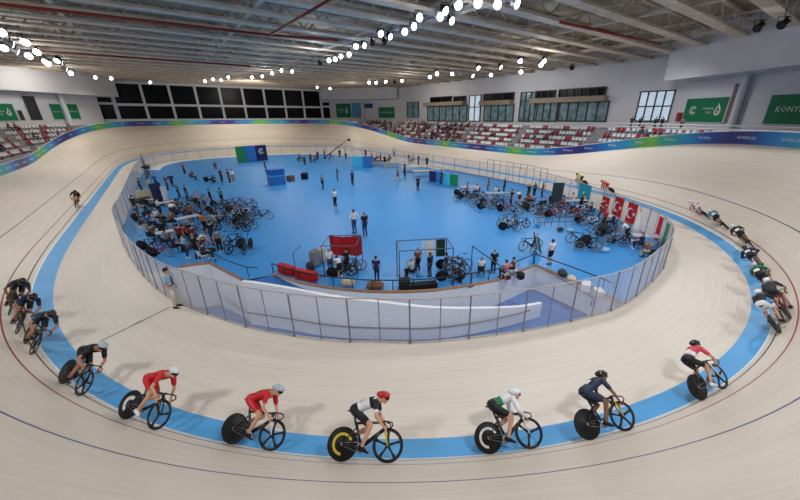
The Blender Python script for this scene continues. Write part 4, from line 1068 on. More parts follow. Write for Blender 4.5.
RS = [
 (65,388,'suitblack','suitblack','silverhelmet','cyclist in black skinsuit and silver helmet leading the string on the near bend','black track bicycle under the black-suited rider with the silver helmet','black',5,'ride',1,None,None,None),
 (135,424,'suitred','suitred','whitehelmet','cyclist in red skinsuit and white helmet, just behind the silver-helmeted rider','black track bicycle with white disc print and three-spoke front wheel','black',3,'ride',0,'tri',WPRINT,None),
 (246,449,'suitred','suitred','silverhelmet','cyclist in red suit with silver helmet, third from the left on the near bend','black track bicycle with plain disc wheel under the second red rider','black',5,'ride',0,'ring',CARB,'white'),
 (359,461,'white','suitblack','redhelmet','cyclist in white and black suit with red helmet at the middle of the near bend','yellow and black track bicycle under the red-helmeted rider','black',5,'ride',0,'arc',GOLD,'yellow'),
 (508,455,'white','suitblack','whitehelmet','cyclist in white long-sleeved top with green panel and white helmet','black track bicycle with three-spoke front wheel under the white-topped rider','black',3,'ridelow',0,'arc',WPRINT,'white'),
 (607,437,'suitnavy','suitnavy','blackhelmet','cyclist in dark blue suit and black helmet on the right of the near bend','black and yellow track bicycle under the dark blue rider','black',5,'ride',2,None,None,'yellow'),
 (713,394,'pinkred','suitblack','blackhelmet','cyclist in red and white top coming into the near bend alone','black track bicycle under the rider in the red and white top','black',5,'ride',0,None,None,'white'),
 (10,309,'charcoal','suitblack','blackhelmet','cyclist in grey and black at the outside of the trio on the left','track bicycle under the grey rider of the left trio','black',5,'ride',2,None,None,None),
 (15,328,'navy','suitblack','blackhelmet','cyclist in navy top and black shorts in the middle of the trio on the left','track bicycle under the middle rider of the left trio','black',5,'ride',1,None,None,None),
 (26,347,'suitnavy','suitblack','blackhelmet','cyclist in dark navy suit leading the trio on the left','track bicycle of the leader of the left trio','black',5,'ride',1,None,None,None),
 (77,206,'suitblack','suitblack','blackhelmet','lone cyclist in dark suit on the far left straight','track bicycle of the lone rider on the left straight','orange',5,'ride',0,None,None,None),
 (704,215,'pinkred','white','whitehelmet','cyclist in pink and white at the tail of the right hand group','track bicycle of the pink and white rider','black',5,'ride',0,None,None,None),
 (725,227,'teal','suitblack','whitehelmet','cyclist in pale green top, second from the tail of the right group','track bicycle of the pale green rider','black',5,'ride',0,None,None,None),
 (751,246,'suitblack','suitblack','whitehelmet','cyclist in black with white helmet in the middle of the right group','track bicycle of the white-helmeted rider in the right group','black',5,'ride',1,None,None,None),
 (765,270,'navy','suitblack','blackhelmet','cyclist in dark navy suit bent low in the right group','track bicycle of the low navy rider in the right group','blue',5,'ridelow',1,None,None,None),
 (777,292,'suitblack','suitblack','silverhelmet','cyclist in black with green trim and silver helmet in the right group','track bicycle of the silver-helmeted rider in the right group','black',5,'ride',1,None,None,None),
 (791,314,'charcoal','suitblack','whitehelmet','cyclist in charcoal with white helmet on the outside of the right group','track bicycle of the charcoal rider on the outside of the right group','red',3,'ride',1,None,None,None),
 (783,329,'suitblack','white','whitehelmet','cyclist in black and white at the head of the right group','track bicycle of the rider at the head of the right group','white',5,'ride',0,None,None,None),
 (583,185,'yellow','suitblack','blackhelmet','cyclist in black and yellow ahead of the orange rider on the right straight','track bicycle of the black and yellow rider on the right straight','black',5,'ride',0,None,None,None),
 (610,192,'orange','suitred','redhelmet','cyclist in orange red chasing on the right straight','track bicycle of the orange red rider on the right straight','black',5,'ride',0,None,None,None)]
PAN = {3: 'suitblack', 4: None, 6: None, 7: None, 8: None}
for k, r in enumerate(RS):
    rider(*r[:7], paint=r[7], front=r[8], pose=r[9], skin=r[10], prnt=r[11], pm=r[12], fork=r[13], bib=(k < 16 and k not in (0, 1)), panel={3: 'suitblack', 15: 'green', 11: 'white'}.get(k), shoes='white' if k in (1, 6) else 'black', hip={4: 'green', 6: 'white'}.get(k))
# ------------------------------------------------------------------ infield: pits, people, bicycles, boards, flags
def box_thing(name, c, size, m, lab, cat, rz=0., grp=None, bev=.03, extra=None):
    e = MB(); R = Matrix.Rotation(rz, 3, 'Z'); e.bbox(V(c[0], c[1], c[2]+size[2]/2), size, bev, R); o = e.build(name, m); tag(o, lab, cat, grp); return o
used = {}
def uniq(lab):
    used[lab] = used.get(lab, 0)+1; return lab
FACE = lambda p, q: math.atan2((V(*q, 0)-p).y, (V(*q, 0)-p).x)-PI/2
HUE = dict(black='black', white='white', grey='grey', navy='navy', blue='blue', red='red', maroon='maroon', brown='brown', yellow='yellow', green='green', teal='teal', cream='cream', pink='pink', orange='orange', khaki='khaki', denim='denim blue', charcoal='charcoal', sky='pale blue', beige='beige')
DO = dict(stand='standing', hips='hands-on-hips', talk='gesturing', walk='walking', stroll='walking', sit='seated', sitlean='hunched', crouch='crouching', bend='bending')
CHW = mat('black chair plastic', (36,38,42), .5); CHM = mat('white chair plastic', (208,210,214), .5)
def chair_meshes():
    a = MB(); a.bbox((0,-.02,.43), (.44,.44,.035), .015); b = MB()
    pr = None
    for z, y in ((.46,-.23),(.62,-.26),(.84,-.30)):
        cur = b.pts([(-.21,y,z),(0,y-.03,z),(.21,y,z),(.21,y-.025,z),(0,y-.055,z),(-.21,y-.025,z)])
        if pr: b.rings([pr, cur], caps=False)
        pr = cur
    L = []
    for x in (-.18,.18):
        for y in (-.22,.17): m_ = MB(); m_.tube([(x,y,.42),(x*1.12,y*1.15,0)], .016, 6); L.append(m_.mesh('leg'))
    return a.mesh('seat'), b.mesh('backrest'), L
CHS, CHB, CHL = chair_meshes()
def chair(M_, lab, m=None, grp='chairs in the team pits'):
    e = empty('plastic_chair', M_, lab, 'chair', grp); m = m or CHW
    link('seat', CHS, m, e); link('backrest', CHB, m, e)
    for l in CHL: link('leg', l, m, e)
    return e
PC = 0
TABLES = [(190,226),(151,208),(168,210),(172,241),(538,222),(497,200),(575,208),(643,246),(470,193)]
PLACED = [(at(x, y, 0), 't', 0) for x, y in TABLES]
def clear(p, kind, a=0.):
    if float(np.hypot(FC[:,0]-p.x, FC[:,1]-p.y).min()) < (1.05 if kind == 'b' else .4): return False
    for q, k, b in PLACED:
        d = (p-q).xy
        if d.length > 2.4: continue
        if kind == 'b' or k == 'b':
            h = a if kind == 'b' else b; lon = abs(-math.sin(h)*d.x+math.cos(h)*d.y); lat = abs(math.cos(h)*d.x+math.sin(h)*d.y)
            if kind == k:
                if lat < .46 and lon < 1.75: return False
            elif lat < (.5 if k == 'p' or kind == 'p' else .8) and lon < (1.35 if k == 'p' or kind == 'p' else 1.6): return False
        elif d.length < (.62 if kind == k else .85): return False
    return True
def settle(p, kind, a=0.):
    """nearest free floor spot"""
    for k in range(90):
        q = p+V(math.cos(k*2.4), math.sin(k*2.4), 0)*(.28*math.sqrt(k))
        if clear(q, kind, a): break
    else: return None
    PLACED.append((q, kind, a)); return q
def folk(rows, where, grp, target=(15, 40), s=1.):
    """rows: px, py of the feet, shirt, trousers, pose [, skin, extra, facing]"""
    for k, r in enumerate(rows):
        px, py, sh, tr, pose = r[:5]; skin = r[5] if len(r) > 5 and r[5] is not None else random.choice((0, 0, 1, 0, 2)); ex = r[6] if len(r) > 6 else ''
        p = settle(at(px, py, 0), 'p') or at(px, py, 0); rz = (FACE(p, target) if len(r) < 8 else r[7])+random.uniform(-.9, .9)*(0 if len(r) > 7 else 1)
        lab = f'{DO[pose]} person in {HUE[sh]} top and {HUE[tr]} '+('shorts' if pose in ('walk', 'bend') else 'trousers')+f' {ex or where}'
        person(TR(p, rz, s*random.uniform(.97, 1.05)), pose, sh, tr, uniq(lab), grp, skin, random.choice(('black', 'black', 'brown', 'grey')), random.choice(('black', 'white', 'charcoal')))
        if pose in ('sit', 'sitlean'): chair(TR(p, rz, s), 'plastic chair under a seated person '+where, CHM if random.random() < .12 else CHW, 'chairs of the '+grp)
GL_, GR_, GM_, GF_, GN_ = 'people in the left pits', 'people in the right pits', 'people on the open infield', 'people at the far edge of the infield', 'people by the near edge of the infield'
folk([(142,193,'charcoal','black','stand'),(151,193,'yellow','charcoal','stand'),(157,187,'blue','navy','hips'),(146,207,'cream','khaki','stand'),(152,210,'grey','black','sit'),(161,216,'white','navy','talk'),(168,190,'charcoal','navy','stand'),(173,187,'navy','black','hips'),(188,201,'black','denim','stand'),(180,199,'teal','black','stroll'),(185,175,'red','black','stand'),(193,180,'black','charcoal','sit'),(178,213,'brown','black','sit'),(186,217,'black','black','crouch'),(200,208,'pink','black','stand'),(206,211,'grey','denim','bend'),(196,223,'brown','charcoal','stand'),(170,227,'brown','black','sitlean'),(165,237,'black','denim','sit'),(176,241,'red','black','sit'),(183,247,'maroon','black','stand'),(193,241,'maroon','navy','sit'),(186,231,'grey','black','crouch'),(150,229,'blue','black','sit'),(143,232,'charcoal','khaki','sit'),(158,223,'white','black','sit'),(206,233,'orange','black','stand'),(214,243,'black','navy','talk'),(221,252,'grey','black','stand'),(198,259,'black','black','stand'),(192,258,'sky','navy','stand'),(205,261,'charcoal','black','sit'),(176,253,'navy','black','sit'),(168,247,'grey','charcoal','sit'),(137,214,'black','charcoal','stand'),(140,224,'denim','black','stand'),(212,205,'black','black','hips'),(223,205,'teal','black','stroll'),(154,241,'brown','denim','sit'),(201,246,'cream','black','crouch'),(215,228,'black','khaki','bend'),(163,205,'green','black','stand'),(174,219,'white','charcoal','bend')], 'in the left pits', GL_, s=.9)
folk([(222,182,'charcoal','black','stand'),(230,184,'black','black','stand'),(234,183,'white','grey','stand'),(266,172,'navy','black','stand'),(216,170,'denim','black','sit'),(213,183,'black','charcoal','crouch')], 'behind the left pits', 'people behind the left pits')
folk([(323,189,'grey','black','stroll',0,'beside the small black monitor'),(338,181,'black','charcoal','stand',0,'in front of the camera crane'),(353,185,'navy','black','stand',0,'right of the camera crane'),(336,208,'white','black','stand',0,'alone on the blue floor'),(355,233,'white','denim','hips',0,'beside a dark-shirted companion'),(362.5,234,'black','navy','stand',1,'beside a white-shirted companion'),(398,181,'grey','denim','walk',0,'left of the beige table'),(405,176,'maroon','black','stand',0,'close to the beige table'),(418,191,'navy','black','stand',0,'in front of the beige table'),(441,184,'black','navy','stand',0,'before the low boards')], '', GM_)
folk([(305,166,'navy','black','stand'),(311,163,'brown','black','talk'),(300,161,'grey','black','sit'),(318,160,'charcoal','black','stand'),(325,158,'pink','denim','stand'),(340,158,'black','charcoal','stand'),(346,159,'white','black','hips'),(316,162,'maroon','navy','sit')], 'left of the cyan boxes', 'people left of the cyan boxes')
folk([(366,158,'red','black','stand'),(372,160,'pink','black','sit'),(377,161,'grey','black','sit'),(381,163,'navy','black','stand'),(385,166,'black','black','stand'),(390,162,'charcoal','charcoal','sit'),(394,157,'sky','black','stand'),(409,164,'brown','khaki','stand'),(421,165,'black','denim','stand'),(427,168,'charcoal','navy','stand'),(413,163,'beige','black','sit')], 'by the far tables', 'people by the far tables')
folk([(467,197,'grey','black','stand'),(488,192,'brown','charcoal','stand'),(504,193,'charcoal','black','stand'),(511,206,'black','navy','stand'),(528,199,'black','charcoal','stand'),(542,197,'denim','black','stand'),(526,207,'brown','brown','sit'),(532,205,'orange','black','sitlean'),(553,202,'khaki','black','sit'),(572,205,'white','black','sit'),(580,211,'black','black','stand'),(590,216,'charcoal','denim','sit'),(612,228,'navy','black','sit'),(598,222,'maroon','black','stand'),(566,208,'grey','charcoal','sit'),(640,250,'navy','navy','sit'),(647,259,'brown','khaki','sitlean'),(628,238,'grey','black','crouch'),(477,195,'white','black','sit'),(496,197,'white','denim','sit'),(519,204,'white','charcoal','bend'),(603,229,'red','black','stand'),(585,205,'beige','black','sit'),(534,197,'green','black','stand'),(637,243,'white','black','bend')], 'in the right pits', GR_, s=.88)
person(TR(at(549.5,264.5,0), FACE(at(549,264,0), (30, 60)), .88), 'standshorts', 'white', 'black', 'person in white shirt and black shorts seen from behind near the leaning flag', GR_, 0)
folk([(331,272,'white','denim','stand',0,'beside the red tent cloth',0),(337,275,'white','black','bend',0,'under the red tent cloth'),(348,272,'black','black','stand',1,'in front of the red tent cloth'),(377,281,'navy','navy','stand',1,'alone at the black rail'),(418,272,'brown','black','stand',0,'inside the small pit frame'),(425,274,'black','charcoal','stand',2,'inside the small pit frame'),(412,277,'sky','black','sit',0,'beside a white spare wheel'),(434,277,'navy','denim','stand',1,'below a white board'),(455,279,'black','black','crouch',1,'beside clustered bicycles'),(493,273,'black','black','stand',0,'under the slanting pole'),(486,276,'white','black','sit',0,'under the slanting pole'),(513,275,'brown','black','sit',0,'at the slanting pole end'),(499,277,'pink','charcoal','sit',0,'under the slanting pole')], '', GN_, s=.8)
# track official by the fence
off = person(TR(at(177,307,0), FACE(at(177,307,0), (3, 6))+.6, 1.1), 'official', 'sky', 'beige', 'official in pale blue shirt, dark tie and beige trousers standing outside the fence', None, 0, 'black', 'black')
mb = MB(); mb.loft([(V(0,.118,1.40), .02, .012), (V(0,.135,1.30), .034, .012), (V(0,.135,1.14), .042, .012), (V(0,.125,1.02), .03, .01)], (1,0,0), 8); mb.build('neck_tie', CL['charcoal'], off, True)
mb = MB(); mb.loft([(V(0,0,1.0), .185, .13), (V(0,0,1.035), .185, .13)], (1,0,0), 18); mb.build('belt', CL['black'], off, True)
M_ = off.matrix_world.copy()
mb = MB(); R_ = Matrix.Rotation(.25, 3, 'X')
mb.bbox(V(.255,.19,.80), (.16,.03,.22), .008, R_); o = mb.build('paper_sheaf', CL['white']); o.matrix_world = M_ if False else TR(at(177,307,0), FACE(at(177,307,0), (3, 6))+.6, 1.1)
tag(o, 'white sheaf of papers held by the official outside the fence', 'papers')

# bicycles parked in the pits
def parked(pts, where, grp, s=1., a0=-2.2, free=True):
    cols = ['black', 'black', 'black', 'silver', 'black', 'black', 'red', 'black', 'white', 'black', 'black']
    for k, (px, py) in enumerate(pts):
        a = a0+(PI if k % 5 == 2 else 0); c = cols[k % 11]; disc = k % 3 == 0
        p = settle(at(px, py, 0), 'b', a0) if free else at(px, py, 0)+V(math.cos(a0), math.sin(a0), 0)*(.12*k)
        if p is None: continue
        M_ = TR(p, a, s) @ Matrix.Rotation(.08, 4, 'Y')
        bike(M_, uniq(f'{c} track bicycle with '+('disc rear wheel' if disc else 'spoked rear wheel')+f' parked {where}'), grp, c, (5, 24, 24, 3, 24)[k % 5], 'disc' if disc else 'spoke', detail=1)
parked([(212,182),(200,202),(207,206),(213,206),(222,212),(226,216),(232,215),(228,209),(236,219),(243,226),(239,232),(247,229),(190,207),(182,224),(175,232),(165,216),(187,238),(197,248),(160,242),(206,224),(214,222),(233,224),(218,216),(170,208),(155,218),(147,222),(216,208),(220,209),(225,209),(229,212),(224,220),(230,221),(235,226),(228,218),(241,222),(203,224),(197,213),(185,213),(169,236),(179,246),(204,250)], 'in the left pits', 'bicycles in the left pits')
for px, py, a, l in ((237,251,2.3,'black disc-wheeled bicycle at the front corner of the left pits, left one of the two'),(249,251,2.6,'black disc-wheeled bicycle at the front corner of the left pits, right one of the two')):
    bike(TR(at(px, py, 0), a, 1.05), l, 'pair of disc-wheeled bicycles', 'black', 5, 'disc', detail=2)
parked([(464,199),(471,198),(478,201),(484,204),(490,206),(497,209),(505,212),(513,215),(506,228),(512,229),(518,227),(509,225),(521,210),(533,209),(540,210),(548,209),(570,216),(577,218),(586,222),(592,228),(598,234),(586,249),(593,252),(611,238),(617,239),(623,240),(605,242),(590,246),(560,210),(608,234),(580,215),(474,200),(500,208),(468,195),(487,201),(494,205),(502,207),(517,213),(527,211),(544,212),(566,216),(574,213)], 'in the right pits', 'bicycles in the right pits', .98, -2.47)
bike(TR(at(531,250,0), 1.2, 1.05), 'black bicycle with a big spoked front wheel leaning toward the striped flag board', None, 'black', 24, 'spoke', detail=2)
parked([(341,277),(346,272),(354,269)], 'under the red tent cloth', 'bicycles under the red tent cloth', .95, -2.0, False)
parked([(449,281),(454,274),(459,268),(447,266)], 'in a cluster right of the pit frame', 'bicycles beside the pit frame', .95, -2.1, False)
wl = empty('spare_wheel', TR(at(412,271,0), .6) @ Matrix.Rotation(.2, 4, 'Y'), 'white spare wheel standing in the small pit frame', 'wheel')
o = link('disc', WD[0], CHM, wl); o.location = (0,0,.335); o = link('tyre', WD[1], RUB, wl); o.location = (0,0,.335)
# pit frame with hanging boards
FR = mat('grey steel tube', (74,78,88), .45, metal=.4)
def pit_frame(pxa, pxb, pya, pyb, h, lab, name='pit_stall'):
    a, b = at(pxa, pya, 0), at(pxb, pyb, 0); d = (b-a).normalized(); n_ = V(-d.y, d.x, 0)*1.4
    e = empty(name, None, lab, 'stall')
    for p in (a, b, a+n_, b+n_): m_ = MB(); m_.tube([p, p+V(0,0,h)], .025, 6); m_.box(p+V(0,0,.02), (.12,.12,.03)); m_.build('post', FR, e)
    for p, q in ((a, b), (a+n_, b+n_), (a, a+n_), (b, b+n_)): m_ = MB(); m_.tube([p+V(0,0,h), q+V(0,0,h)], .025, 6); m_.build('crossbar', FR, e)
    return a, b, n_, d, h
a, b, n_, d, h = pit_frame(400, 452, 288, 284, 1.95, 'grey tube pit frame at the near rail carrying a white and a dark green board')
def hung(p, q, z0, z1, m, lab, nm='hanging_board'):
    mb = MB(); u = (q-p).normalized(); R = Matrix((u, V(-u.y,u.x,0), V(0,0,1))).transposed(); c = (p+q)/2
    mb.box(V(c.x, c.y, (z0+z1)/2), ((q-p).length, .04, z1-z0), R); o = mb.build(nm, m); tag(o, lab, 'board'); return o
A_, B_ = a+n_, b+n_
hung(A_.lerp(B_, .58), A_.lerp(B_, .76), 1.05, 1.85, CHM, 'white board hanging in the small pit frame')
hung(A_.lerp(B_, .79), A_.lerp(B_, .97), .95, 1.9, mat('dark green board', (26,48,36), .6), 'dark green board hanging in the small pit frame')
hung(A_.lerp(B_, .5), A_.lerp(B_, .56), 1.5, 1.85, CHM, 'little white notice on the crossbar of the pit frame')
# slanting pole on a post
p = at(470,286,0); q = at(520,280,.55)
e = empty('tent_pole', None, 'tall grey post with a pole slanting down to the corner of the rail', 'pole')
m_ = MB(); m_.tube([p, p+V(0,0,2.15)], .022, 6); m_.box(p+V(0,0,.02), (.3,.3,.03)); m_.build('post', FR, e)
m_ = MB(); m_.tube([p+V(0,0,2.13), q], .028, 6); m_.build('slanting_bar', FR, e)
# red tent cloth on its frame
REDC = mat('red cloth', (178,30,40), .75, vary=.15, scale=3)
a, b = at(325,277,0), at(358,277,0); d = (b-a).normalized(); n_ = V(-d.y, d.x, 0); H_ = 1.75
e = empty('pit_tent', None, 'small pit tent with a red cloth wall at the near rail', 'tent')
for pp in (a, b, a+n_*1.6, b+n_*1.6): m_ = MB(); m_.tube([pp, pp+V(0,0,H_)], .025, 6); m_.build('post', FR, e)
for s_, t_ in ((a, b), (a+n_*1.6, b+n_*1.6), (a, a+n_*1.6), (b, b+n_*1.6)): m_ = MB(); m_.tube([s_+V(0,0,H_), t_+V(0,0,H_)], .022, 6); m_.build('crossbar', FR, e)
mb = MB(); N = 14; pr = None
for k in range(N+1):
    t = k/N; pp = (a+n_*1.6).lerp(b+n_*1.6, t)+n_*(.06*math.sin(k*1.9)); cur = mb.pts([pp+V(0,0,.55+.05*math.sin(k)), pp+V(0,0,1.2)+n_*.05, pp+V(0,0,H_-.08*math.sin(PI*t))])
    if pr:
        for j in range(2): mb.face((pr[j], cur[j], cur[j+1], pr[j+1]))
    pr = cur
mb.build('cloth', REDC, e, True)
# boards on the near timber edge, boxes and bags
def edge_pt(k, off): pt = Rr[k]; dd = (Rr[k+1]-Rr[k]).normalized(); nn = V(-dd.y, dd.x, 0); nn = nn if nn.dot(V(15,50,0)-pt) > 0 else -nn; return pt+nn*off, math.atan2(dd.y, dd.x)
for k, L_, m_, lab in ((1, 1.1, 'red', 'red crate-like banner box at the left end of the timber edge'), (4, 1.3, 'red', 'red banner box second from the left end of the timber edge')):
    p, r_ = edge_pt(k, .45); box_thing('banner_box', p, (L_, .35, .5), REDC, lab, 'box', r_)
for k, off_, sz, m_, lab in ((15, .4, (.55,.5,.5), 'black', 'black equipment box at the timber edge near the lone navy person'), (17, .4, (1.3,.4,.28), 'black', 'long low black case on the timber edge'), (16, .5, (.5,.3,.25), 'white', 'white carton on the timber edge beside the long black case'), (12, .45, (.8,.5,.3), 'brown', 'brown bag lying on the timber edge below the tent'), (9, .5, (.7,.4,.3), 'khaki', 'khaki bag lying left of the tent on the timber edge')):
    p, r_ = edge_pt(k, off_); box_thing('equipment_case' if 'bag' not in lab else 'bag', p, sz, CL[m_], lab, 'case' if 'bag' not in lab else 'bag', r_, None, .08 if 'bag' in lab else .02)
for px, py, sz, c, lab in ((316,266,(.6,.35,1.0),'grey','tall grey wheel bag left of the red tent'),(322,262,(.5,.3,.9),'beige','tall beige wheel bag left of the red tent'),(311,272,(.4,.35,.6),'charcoal','small charcoal bag left of the tall wheel bags'),(520,279,(.5,.4,.4),'black','black bag at the corner of the timber edge'),(507,279,(.5,.4,.35),'maroon','dark red bag by the low end of the slanting pole'),(571,282,(.5,.4,.35),'beige','beige bag on the right timber edge'),(585,290,(.55,.4,.4),'white','white carton on the right timber edge'),(562,276,(.6,.4,.35),'charcoal','dark bag on the right timber edge'),(598,296,(.5,.4,.35),'white','second white carton on the right timber edge'),(305,179,(1.0,.7,.8),'black','small black monitor box on the open floor'),(291,181,(.8,.7,.7),'brown','small brown box beside the big blue podium box')):
    p = at(px, py, 0); box_thing('bag' if 'bag' in lab else 'carton' if 'carton' in lab else 'box', p, sz, CL[c], lab, 'bag' if 'bag' in lab else 'box', random.uniform(-.4,.4)+.6, None, .1 if 'bag' in lab else .03)
p = at(296,272,0); mb = MB(); mb.tube([p, p+V(0,0,1.1), p+V(.5,.25,1.35)], .02, 6); mb.box(p+V(0,0,.02), (.25,.25,.04)); tag(mb.build('bent_pole', FR), 'thin bent pole standing behind the red banner boxes', 'pole')
# far boards and boxes
BG, BB_, BN, BC = mat('board green', (34,132,84), .5), mat('board blue', (44,116,190), .5), mat('board navy', (30,36,86), .5), mat('board cyan', (70,190,226), .5)
e = empty('backdrop_board', None, 'free-standing printed backdrop board, green to blue to navy, at the far fence', 'board')
a, b = at(238,163,0), at(268,160,0); u = (b-a).normalized(); W = (b-a).length; v_ = V(-u.y,u.x,0); R = Matrix((u, v_, V(0,0,1))).transposed(); Hb = on_line(253,145.5,a,b).z
for k, m_ in enumerate((BG, BB_, BN)):
    mb = MB(); w_ = (.3,.32,.38)[k]; x0 = (0,.3,.62)[k]; mb.bbox(a+u*(W*(x0+w_/2))+V(0,0,Hb/2), (W*w_-.01, .3, Hb), .05, R); mb.build('panel', m_, e)
me = arcs([('ring',0,0,.6,.85,.6,5.8),('poly',[(-.2,-.2),(.25,-.1),(.2,.35)])]).mesh('emblem'); o = link('emblem', me, SIGNW, e); M4 = Matrix((u, V(0,0,1), -v_)).transposed().to_4x4(); M4.translation = a+u*(W*.8)+V(0,0,Hb*.62)-v_*.17; o.matrix_basis = M4 @ Matrix.Scale(.55, 4)
e = empty('podium_box', None, 'big blue podium box with a paler top on the open infield', 'podium')
a, b = at(273,186,0), at(286.5,184,0); u = (b-a).normalized(); W = (b-a).length; v_ = V(-u.y,u.x,0); R = Matrix((u, v_, V(0,0,1))).transposed(); Hb = on_line(280,169,a,b).z
for z0, z1, m_, nm in ((0,.55,BB_,'base'),(.55,.62,BC,'stripe'),(.62,1.,mat('podium deep blue', (30,96,178), .5),'top')):
    mb = MB(); mb.bbox((a+b)/2+v_*W*.4+V(0,0,Hb*(z0+z1)/2), (W*(1 if nm != 'stripe' else 1.01), W*.8, Hb*(z1-z0)), .03, R); mb.build(nm, m_, e)
def far_box(px0, px1, pyb, pyt, m_, lab, nm='display_box', depth=1.2, lid=None):
    a, b = at(px0, pyb, 0), at(px1, pyb, 0); u = (b-a).normalized(); v_ = V(-u.y,u.x,0); R = Matrix((u, v_, V(0,0,1))).transposed(); h_ = on_line((px0+px1)/2, pyt, a, b).z
    e = empty(nm, None, lab, 'box'); mb = MB(); mb.bbox((a+b)/2+v_*depth/2+V(0,0,h_/2), ((b-a).length, depth, h_), .04, R); mb.build('carcass', m_, e)
    mb = MB(); mb.bbox((a+b)/2+v_*depth/2+V(0,0,h_+.03), ((b-a).length+.08, depth+.08, .06), .02, R); mb.build('lid', lid or m_, e); return e
far_box(352,363,167,157,BC,'bright cyan display box at the far edge of the infield')
far_box(363.5,371.5,168,157,BB_,'royal blue display box right of the cyan one')
def board_row(x0, x1, yb0, yb1, yt, mats_, lab):
    a, b = at(x0, yb0, 0), at(x1, yb1, 0); u = (b-a).normalized(); v_ = V(-u.y,u.x,0); R = Matrix((u, v_, V(0,0,1))).transposed(); W = (b-a).length; h_ = on_line(x0, yt, a, b).z
    e = empty('advertising_board', None, lab, 'advertising board'); N = len(mats_)
    for k, m_ in enumerate(mats_): mb = MB(); mb.box(a+u*(W*(k+.5)/N)+V(0,0,h_/2), (W/N, .12, h_), R); mb.build('panel', m_, e)
    for k in range(N): mb = MB(); mb.box(a+u*(W*(k+.5)/N)+v_*.3+V(0,0,h_*.4), (.06, .5, h_*.8), R); mb.build('support', FR, e)
board_row(429.5,457.5,181,186.5,170.5,[BN,BB_,BC,BG],'low free-standing board, navy to cyan to green, left of the right pits')
TBW = mat('white table top', (176,178,184), .5); TBB = mat('beige table top', (206,196,178), .5); TBD = mat('dark table cloth', (34,36,60), .7)
def table(px, py, L_, W_, rz, m_, lab, skirt=None, h_=.74):
    p = at(px, py, 0); e = empty('folding_table', TR(p, rz), lab, 'table')
    mb = MB(); mb.bbox((0,0,h_-.02), (L_, W_, .04), .01); mb.build('tabletop', m_, e)
    for sx in (-1,1):
        for sy in (-1,1): mb = MB(); mb.tube([(sx*(L_/2-.08), sy*(W_/2-.06), 0), (sx*(L_/2-.12), sy*(W_/2-.08), h_-.03)], .018, 6); mb.build('leg', FR, e)
    if skirt: mb = MB(); mb.box((0,-W_/2+.01,h_*.5), (L_, .02, h_*.9)); mb.build('cloth_front', skirt, e)
    return e
table(380,165,3.4,.9,-.15,TBD,'long dark-topped table with white front beside the blue display box',TBW); table(390,167,2.4,.9,-.25,TBW,'white-topped table with pale front right of the dark table',TBW)
table(415,171,4.2,1.6,-.35,TBB,'long beige table on the far side of the infield'); table(423,176,3.,1.2,-.4,TBB,'second beige table nearest the blue and green boards')
table(190,226,1.6,.7,.3,TBW,'white table in the middle of the left pits'); table(151,208,1.6,.7,1.2,TBW,'white table near the left fence of the left pits'); table(168,210,1.4,.7,.4,TBW,'small white table at the back of the left pits'); table(172,241,1.5,.7,.2,TBW,'white table near the front of the left pits')
table(538,222,1.2,.6,.4,TBD,'small dark table standing apart in the right pits'); table(497,200,2.4,.7,-.5,TBW,'white table behind the racked bicycles of the right pits'); table(575,208,2.2,.7,-.5,TBW,'white table under the teal flag'); table(643,246,1.6,.7,-.8,TBW,'white table at the right end of the pits'); table(470,193,2.2,.7,-.4,TBW,'white table at the left end of the right pits')
# camera crane
p = at(331,161,0); e = empty('camera_crane', None, 'black camera crane with a long raised arm at the far edge of the infield', 'camera crane')
mb = MB()
for k in range(3): mb.tube([p+V(0,0,1.3), p+V(.7*math.cos(2.1*k), .7*math.sin(2.1*k), 0)], .05, 6)
mb.build('tripod', BLKRAIL, e)
tip = on_y(349,138.5,p.y-.2); tl = p+V(0,0,1.4)-(tip-p-V(0,0,1.4))*.28
mb = MB(); mb.tube([tl, p+V(0,0,1.4), tip], [.09,.09,.05], 6); mb.build('arm', BLKRAIL, e)
mb = MB(); mb.bbox(tip-V(0,0,.25), (.4,.35,.4), .05); mb.build('camera_head', BLKRAIL, e)
mb = MB(); mb.bbox(tl-V(0,0,.1), (.4,.4,.35), .05); mb.build('counterweight', BLKRAIL, e)
# broadcast camera platforms on the left fence
for px, py, lab in ((138,183,'black television camera on a tall tripod at the left fence, farther one'), (129,228,'black television camera on a tall tripod at the left fence, nearer one')):
    p = at(px, py, 0)+V(1.3,.3,0); e = empty('television_camera', TR(p, .7), lab, 'camera')
    for k in range(3): mb = MB(); mb.tube([(0,0,1.5), (.45*math.cos(2.1*k), .45*math.sin(2.1*k), 0)], .035, 6); mb.build('leg', BLKRAIL, e)
    mb = MB(); mb.bbox((0,0,1.75), (.34,.7,.36), .05); mb.build('body', BLKRAIL, e)
    mb = MB(); mb.tube([(0,.33,1.75),(0,.75,1.75)], [.1,.14], 10); mb.build('lens', BLKRAIL, e); mb = MB(); mb.bbox((0,-.1,2.05), (.8,.5,.08), .03); mb.build('sun_hood', BLKRAIL, e)
